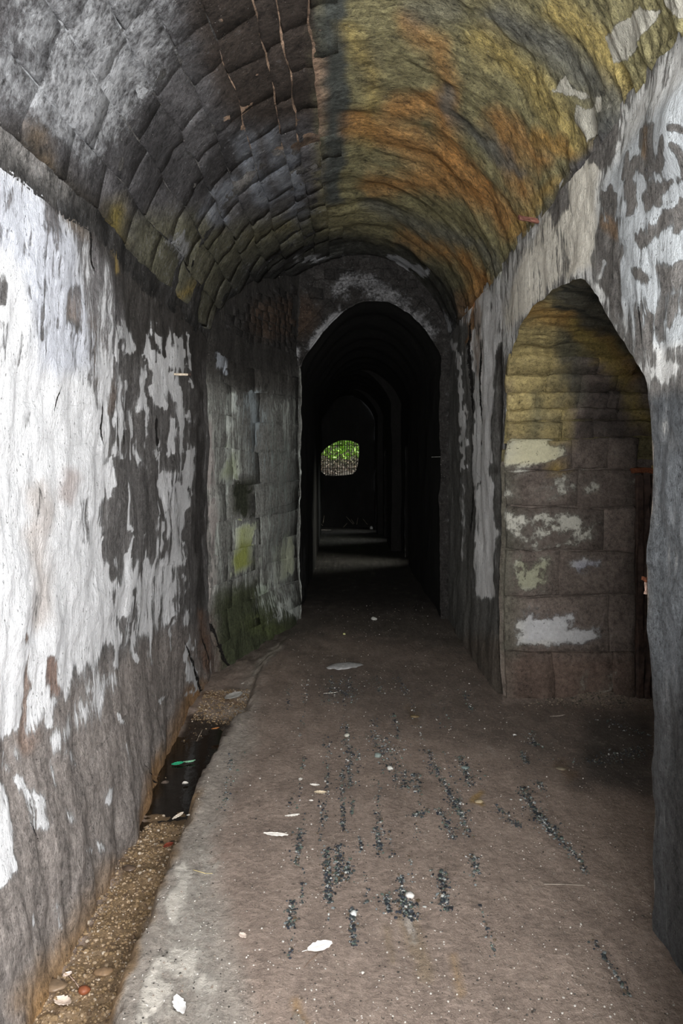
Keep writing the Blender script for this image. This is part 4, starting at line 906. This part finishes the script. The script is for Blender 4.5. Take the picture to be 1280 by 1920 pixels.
leaf(455, 1323, .03, .015, .9, PALE, 'small white chip on the slab edge beyond the limp grey leaf', 'chip', 'plaster_chip', .2, z=.0)
leaf(668, 1352, .0, .0, 0, PALE, '', '') if False else None
leaf(620, 1302, .10, .006, 0.0, (.6, .58, .52), 'pale straw lying across the dark wet gravel patch', 'straw', 'straw_stalk', .03)
# thin twigs
def twig(name, pts, r, colr, label, cat='twig'):
    e = empty(name, (0, 0, 0), label, cat); m = plain('twig_bark', colr, .8, 40, .3)
    P3 = [];
    for a, b in pts: x_, y_, z_ = at(a, b); P3.append((x_, y_, z_ + r + .002))
    for i in range(len(P3) - 1): bar('stalk', P3[i], P3[i + 1], r * (1 - .2 * i), m, e, 6)
    return e
twig('thin_twig', [(596, 1790), (580, 1805), (569, 1818)], .0012, (.2, .13, .09), 'thin brown forked twig trailing below the broad bleached leaf')
twig('thin_twig', [(1020, 1661), (1060, 1660), (1096, 1662)], .0022, (.28, .24, .2), 'straight thin twig lying across the bare floor towards the right')
twig('straw_stalk', [(362, 1636), (385, 1640), (398, 1642)], .0012, (.6, .5, .25), 'short yellow straw stalk on the pale slab edge', 'straw')
twig('thin_twig', [(380, 1373), (372, 1386), (366, 1396)], .002, (.5, .42, .33), 'pale stalk hanging at the gutter edge below the limp grey leaf')
# stones
def rock(name, px, py, size, colr, label, cat='stone', flat=.5, asp=1.0, group=None, gloss=.6, sink=.3):
    x_, y_, z_ = at(px, py); me_V = []; nu, nv = 12, 8
    V = [(0, 0, flat)]
    for i in range(1, nv):
        for k in range(nu):
            a, b = math.pi * i / nv, 2 * math.pi * k / nu; V.append((math.sin(a) * math.cos(b) * asp, math.sin(a) * math.sin(b), math.cos(a) * flat))
    V.append((0, 0, -flat)); V = np.array(V); V = V * (1 + .28 * fbm(V + rng.uniform(0, 50), 1.1, 3, int(rng.integers(999))))[:, None]
    Fc = [[0, 1 + k, 1 + (k + 1) % nu] for k in range(nu)]
    for i in range(nv - 2):
        for k in range(nu): a = 1 + i * nu; Fc.append([a + k, a + nu + k, a + nu + (k + 1) % nu, a + (k + 1) % nu])
    l = 1 + (nv - 1) * nu; Fc += [[l, l - nu + (k + 1) % nu, l - nu + k] for k in range(nu)]
    o = mesh_obj(name, V * size, Fc, plain('loose_stone', colr, gloss, 45, .35, .002), None, None, True)
    o.location = (x_, y_, z_ + flat * size * (1 - sink) * .6); o.rotation_euler = (0, 0, rng.uniform(-.3, .3)); return tag(o, label, cat, group)
rock('flat_stone', 648, 1250, .10, (.42, .42, .42), 'flat pale grey stone bedded in the floor beyond the gravel streaks', flat=.22, asp=1.55, sink=.9)
rock('small_stone', 768, 1684, .017, (.6, .58, .55), 'white rounded stone beside the gravel clump on the near floor', flat=.7)
rock('small_stone', 662, 1716, .013, (.6, .62, .6), 'pale stone at the top of the short near gravel streak', flat=.7)
rock('small_stone', 898, 1503, .017, (.30, .24, .15), 'tan mortar lump at the end of a gravel streak, right of centre', flat=.45, asp=1.4)
rock('small_stone', 1052, 1440, .018, (.2, .17, .12), 'elongated tan stone on the floor near the side passage', flat=.4, asp=1.5)
rock('small_stone', 708, 1418, .02, (.2, .24, .22), 'greenish grey stone in the middle gravel clump', flat=.6)
rock('small_stone', 731, 1440, .018, (.5, .5, .46), 'pale stone below the greenish one in the middle gravel clump', flat=.6)
rock('small_stone', 872, 1440, .018, (.16, .2, .19), 'grey-green wet stone in the short gravel streak right of centre', flat=.5)
rock('small_stone', 650, 1382, .02, (.45, .44, .38), 'pale stone at the far end of the long gravel streak', flat=.6)
rock('small_stone', 776, 1345, .022, (.15, .11, .06), 'yellow-brown lump on the dark floor right of centre', flat=.35, asp=1.2)
rock('small_stone', 701, 1162, .03, (.5, .5, .46), 'round white stone on the dark floor before the narrow passage', flat=.7)
rock('small_stone', 645, 1190, .016, (.55, .55, .25), 'yellowish pebble on the dark floor before the narrow passage', flat=.7)
rock('gutter_stone', 195, 1838, .022, (.26, .17, .1), 'flat wet brown stone in the near end of the gutter', flat=.35, asp=1.4, gloss=.25)
rock('gutter_stone', 100, 1868, .03, (.2, .14, .09), 'long wet stone leaning by the wall foot in the near gutter', flat=.4, asp=1.6, gloss=.3)
rock('gutter_stone', 240, 1640, .025, (.1, .07, .05), 'dark wet stone beneath the gutter lip beside the gravel', flat=.4, asp=1.3, gloss=.3)
rock('gutter_stone', 418, 1262, .02, (.4, .38, .35), 'pale chip at the foot of the mossy wall', flat=.5)
rock('gutter_stone', 158, 1872, .018, (.22, .07, .03), 'round red-brown gum nut lying in the near gutter', 'gum nut', flat=.85, gloss=.5, sink=0)
twig('thin_twig', [(152, 1868), (140, 1850), (128, 1836)], .0016, (.6, .45, .38), 'pinkish stalk standing out of the red-brown gum nut')
leaf(126, 1838, .035, .02, .9, (.85, .7, .62), 'small pink leaf at the tip of the pinkish stalk', curl=.3)
rock('small_stone', 696, 992, .05, (.6, .62, .6), 'small pale lump far inside, below the iron grille', flat=.9)
# distant branches and debris under the grille
for i in range(7):
    x0, y0 = rng.uniform(-.6, .65), rng.uniform(19.3, 19.85); a = rng.uniform(0, 3.1); z0 = rng.uniform(.02, .5)
    L_ = rng.uniform(.15, .4)
    o = bar('fallen_branch', (x0, y0, z0 * .3), (x0 + math.cos(a) * L_ * .6, min(19.9, y0 + .15), z0 * .3 + L_ * .6), .007, plain('twig_bark', (.2, .17, .13), .8), None, 6)
    tag(o, 'thin fallen branch in the debris heap below the iron grille', 'branch', 'fallen branches below the iron grille')

# ------------------------------------------------------------------ iron and timber fixed in the masonry
def boxy(name, c, d, mat, parent=None, rot=(0, 0, 0), rough=.004, n=6):
    V = []; Fc = []; ax = int(np.argmax(d)); 
    o_ = [i for i in range(3) if i != ax]
    for i in range(n + 1):
        for (a, b) in ((-1, -1), (-.75, -1.05), (.8, -1), (1, -.8), (1, .85), (.8, 1), (-.8, 1), (-1, .7)):
            v = [0, 0, 0]; v[ax] = (i / n - .5) * d[ax]; v[o_[0]] = a * d[o_[0]] / 2 + rng.normal() * rough; v[o_[1]] = b * d[o_[1]] / 2 + rng.normal() * rough; V.append(v)
    for i in range(n):
        for k in range(8): k2 = (k + 1) % 8; Fc.append([i * 8 + k, i * 8 + k2, i * 8 + 8 + k2, i * 8 + 8 + k])
    Fc.append(list(range(8))[::-1]); Fc.append([n * 8 + k for k in range(8)])
    o = mesh_obj(name, V, Fc, mat, parent, None, False); o.location = c; o.rotation_euler = rot; return o
woodm = plain('rotten_red_wood', (.17, .07, .05), .8, 30, .6, .004); darkwood = plain('dark_wet_timber', (.055, .034, .026), .75, 24, .7, .006)
Yb_ = F * XR / (1012 - VX); zb_ = CH - (410 - VY) * Yb_ / F
e = empty('timber_wedge', (XR - .01, Yb_, zb_), 'splintered reddish timber wedge stuck in the joint at the right springing', 'timber')
for k in range(4): boxy('splinter', (-.03 - .004 * k, .0 + .012 * k, .008 * k - .012), (.15 - .01 * k, .02, .012), woodm, e, (0, .12, .1), .002)
Yk = F * 1.09 / (VX - 326); zk = CH - (702 - VY) * Yk / F
e = empty('iron_peg', (XL + .01, Yk, zk), 'small pale iron peg on the left wall below the springing', 'peg')
boxy('shank', (.03, 0, 0), (.10, .012, .012), plain('pale_iron', (.5, .42, .32), .6, 60, .4), e, (0, 0, .3), .001); boxy('tip', (.085, .015, 0), (.02, .016, .016), iron, e, (0, 0, .3), .001)
zz_ = CH - (882 - VY) * YJ / F; 
e = empty('lintel_bar', (2.05, YJ - .02, zz_), 'rusty red-brown lintel bar over the dark recess in the side passage', 'lintel')
boxy('iron_plate', (.0, 0, 0), (.26, .06, .035), rust, e, (0, 0, 0), .003); boxy('mortar_lump', (.03, -.02, .022), (.05, .03, .018), plain('yellow_mortar', (.45, .33, .12), .9), e, (0, 0, 0), .003)
e = empty('recess_post', (2.03, YJ - .012, .75), 'upright dark red-brown post under the rusty lintel bar', 'post')
for k, (dx, ww, dd) in enumerate(((-.055, .045, .05), (-.005, .04, .04), (.045, .05, .055), (.1, .05, .045))): boxy('timber', (dx, -dd * .1, .02 * (k % 2)), (ww, dd, 1.55), darkwood, e, (0, 0, 0), .005, 14)
e = empty('iron_hook', (XR + .0, 2.76, CH - (1088 - VY) * 2.76 / F), 'rusty broken hook on the arris of the right-hand pier', 'hook')
boxy('hook_arm', (-.005, .02, .0), (.012, .05, .012), rust, e, (0, 0, 0), .002); boxy('hook_plate', (-.004, .012, -.025), (.012, .012, .05), plain('chalky_rust', (.5, .35, .28), .8), e, (0, 0, 0), .002)
Yq = F * XR / (838 - VX)
e = empty('wire_stub', (XR - .005, Yq, CH - (857 - VY) * Yq / F), 'thin pale wire stub crossing the corner of the far right pier', 'wire')
bar('wire', (-.16, 0, 0), (.02, -.02, .004), .0022, plain('pale_wire', (.3, .3, .28), .5), e, 6); bar('wire_end', (0.0, -.01, 0), (.0, -.012, -.07), .002, plain('pale_wire', (.3, .3, .28), .5), e, 6)
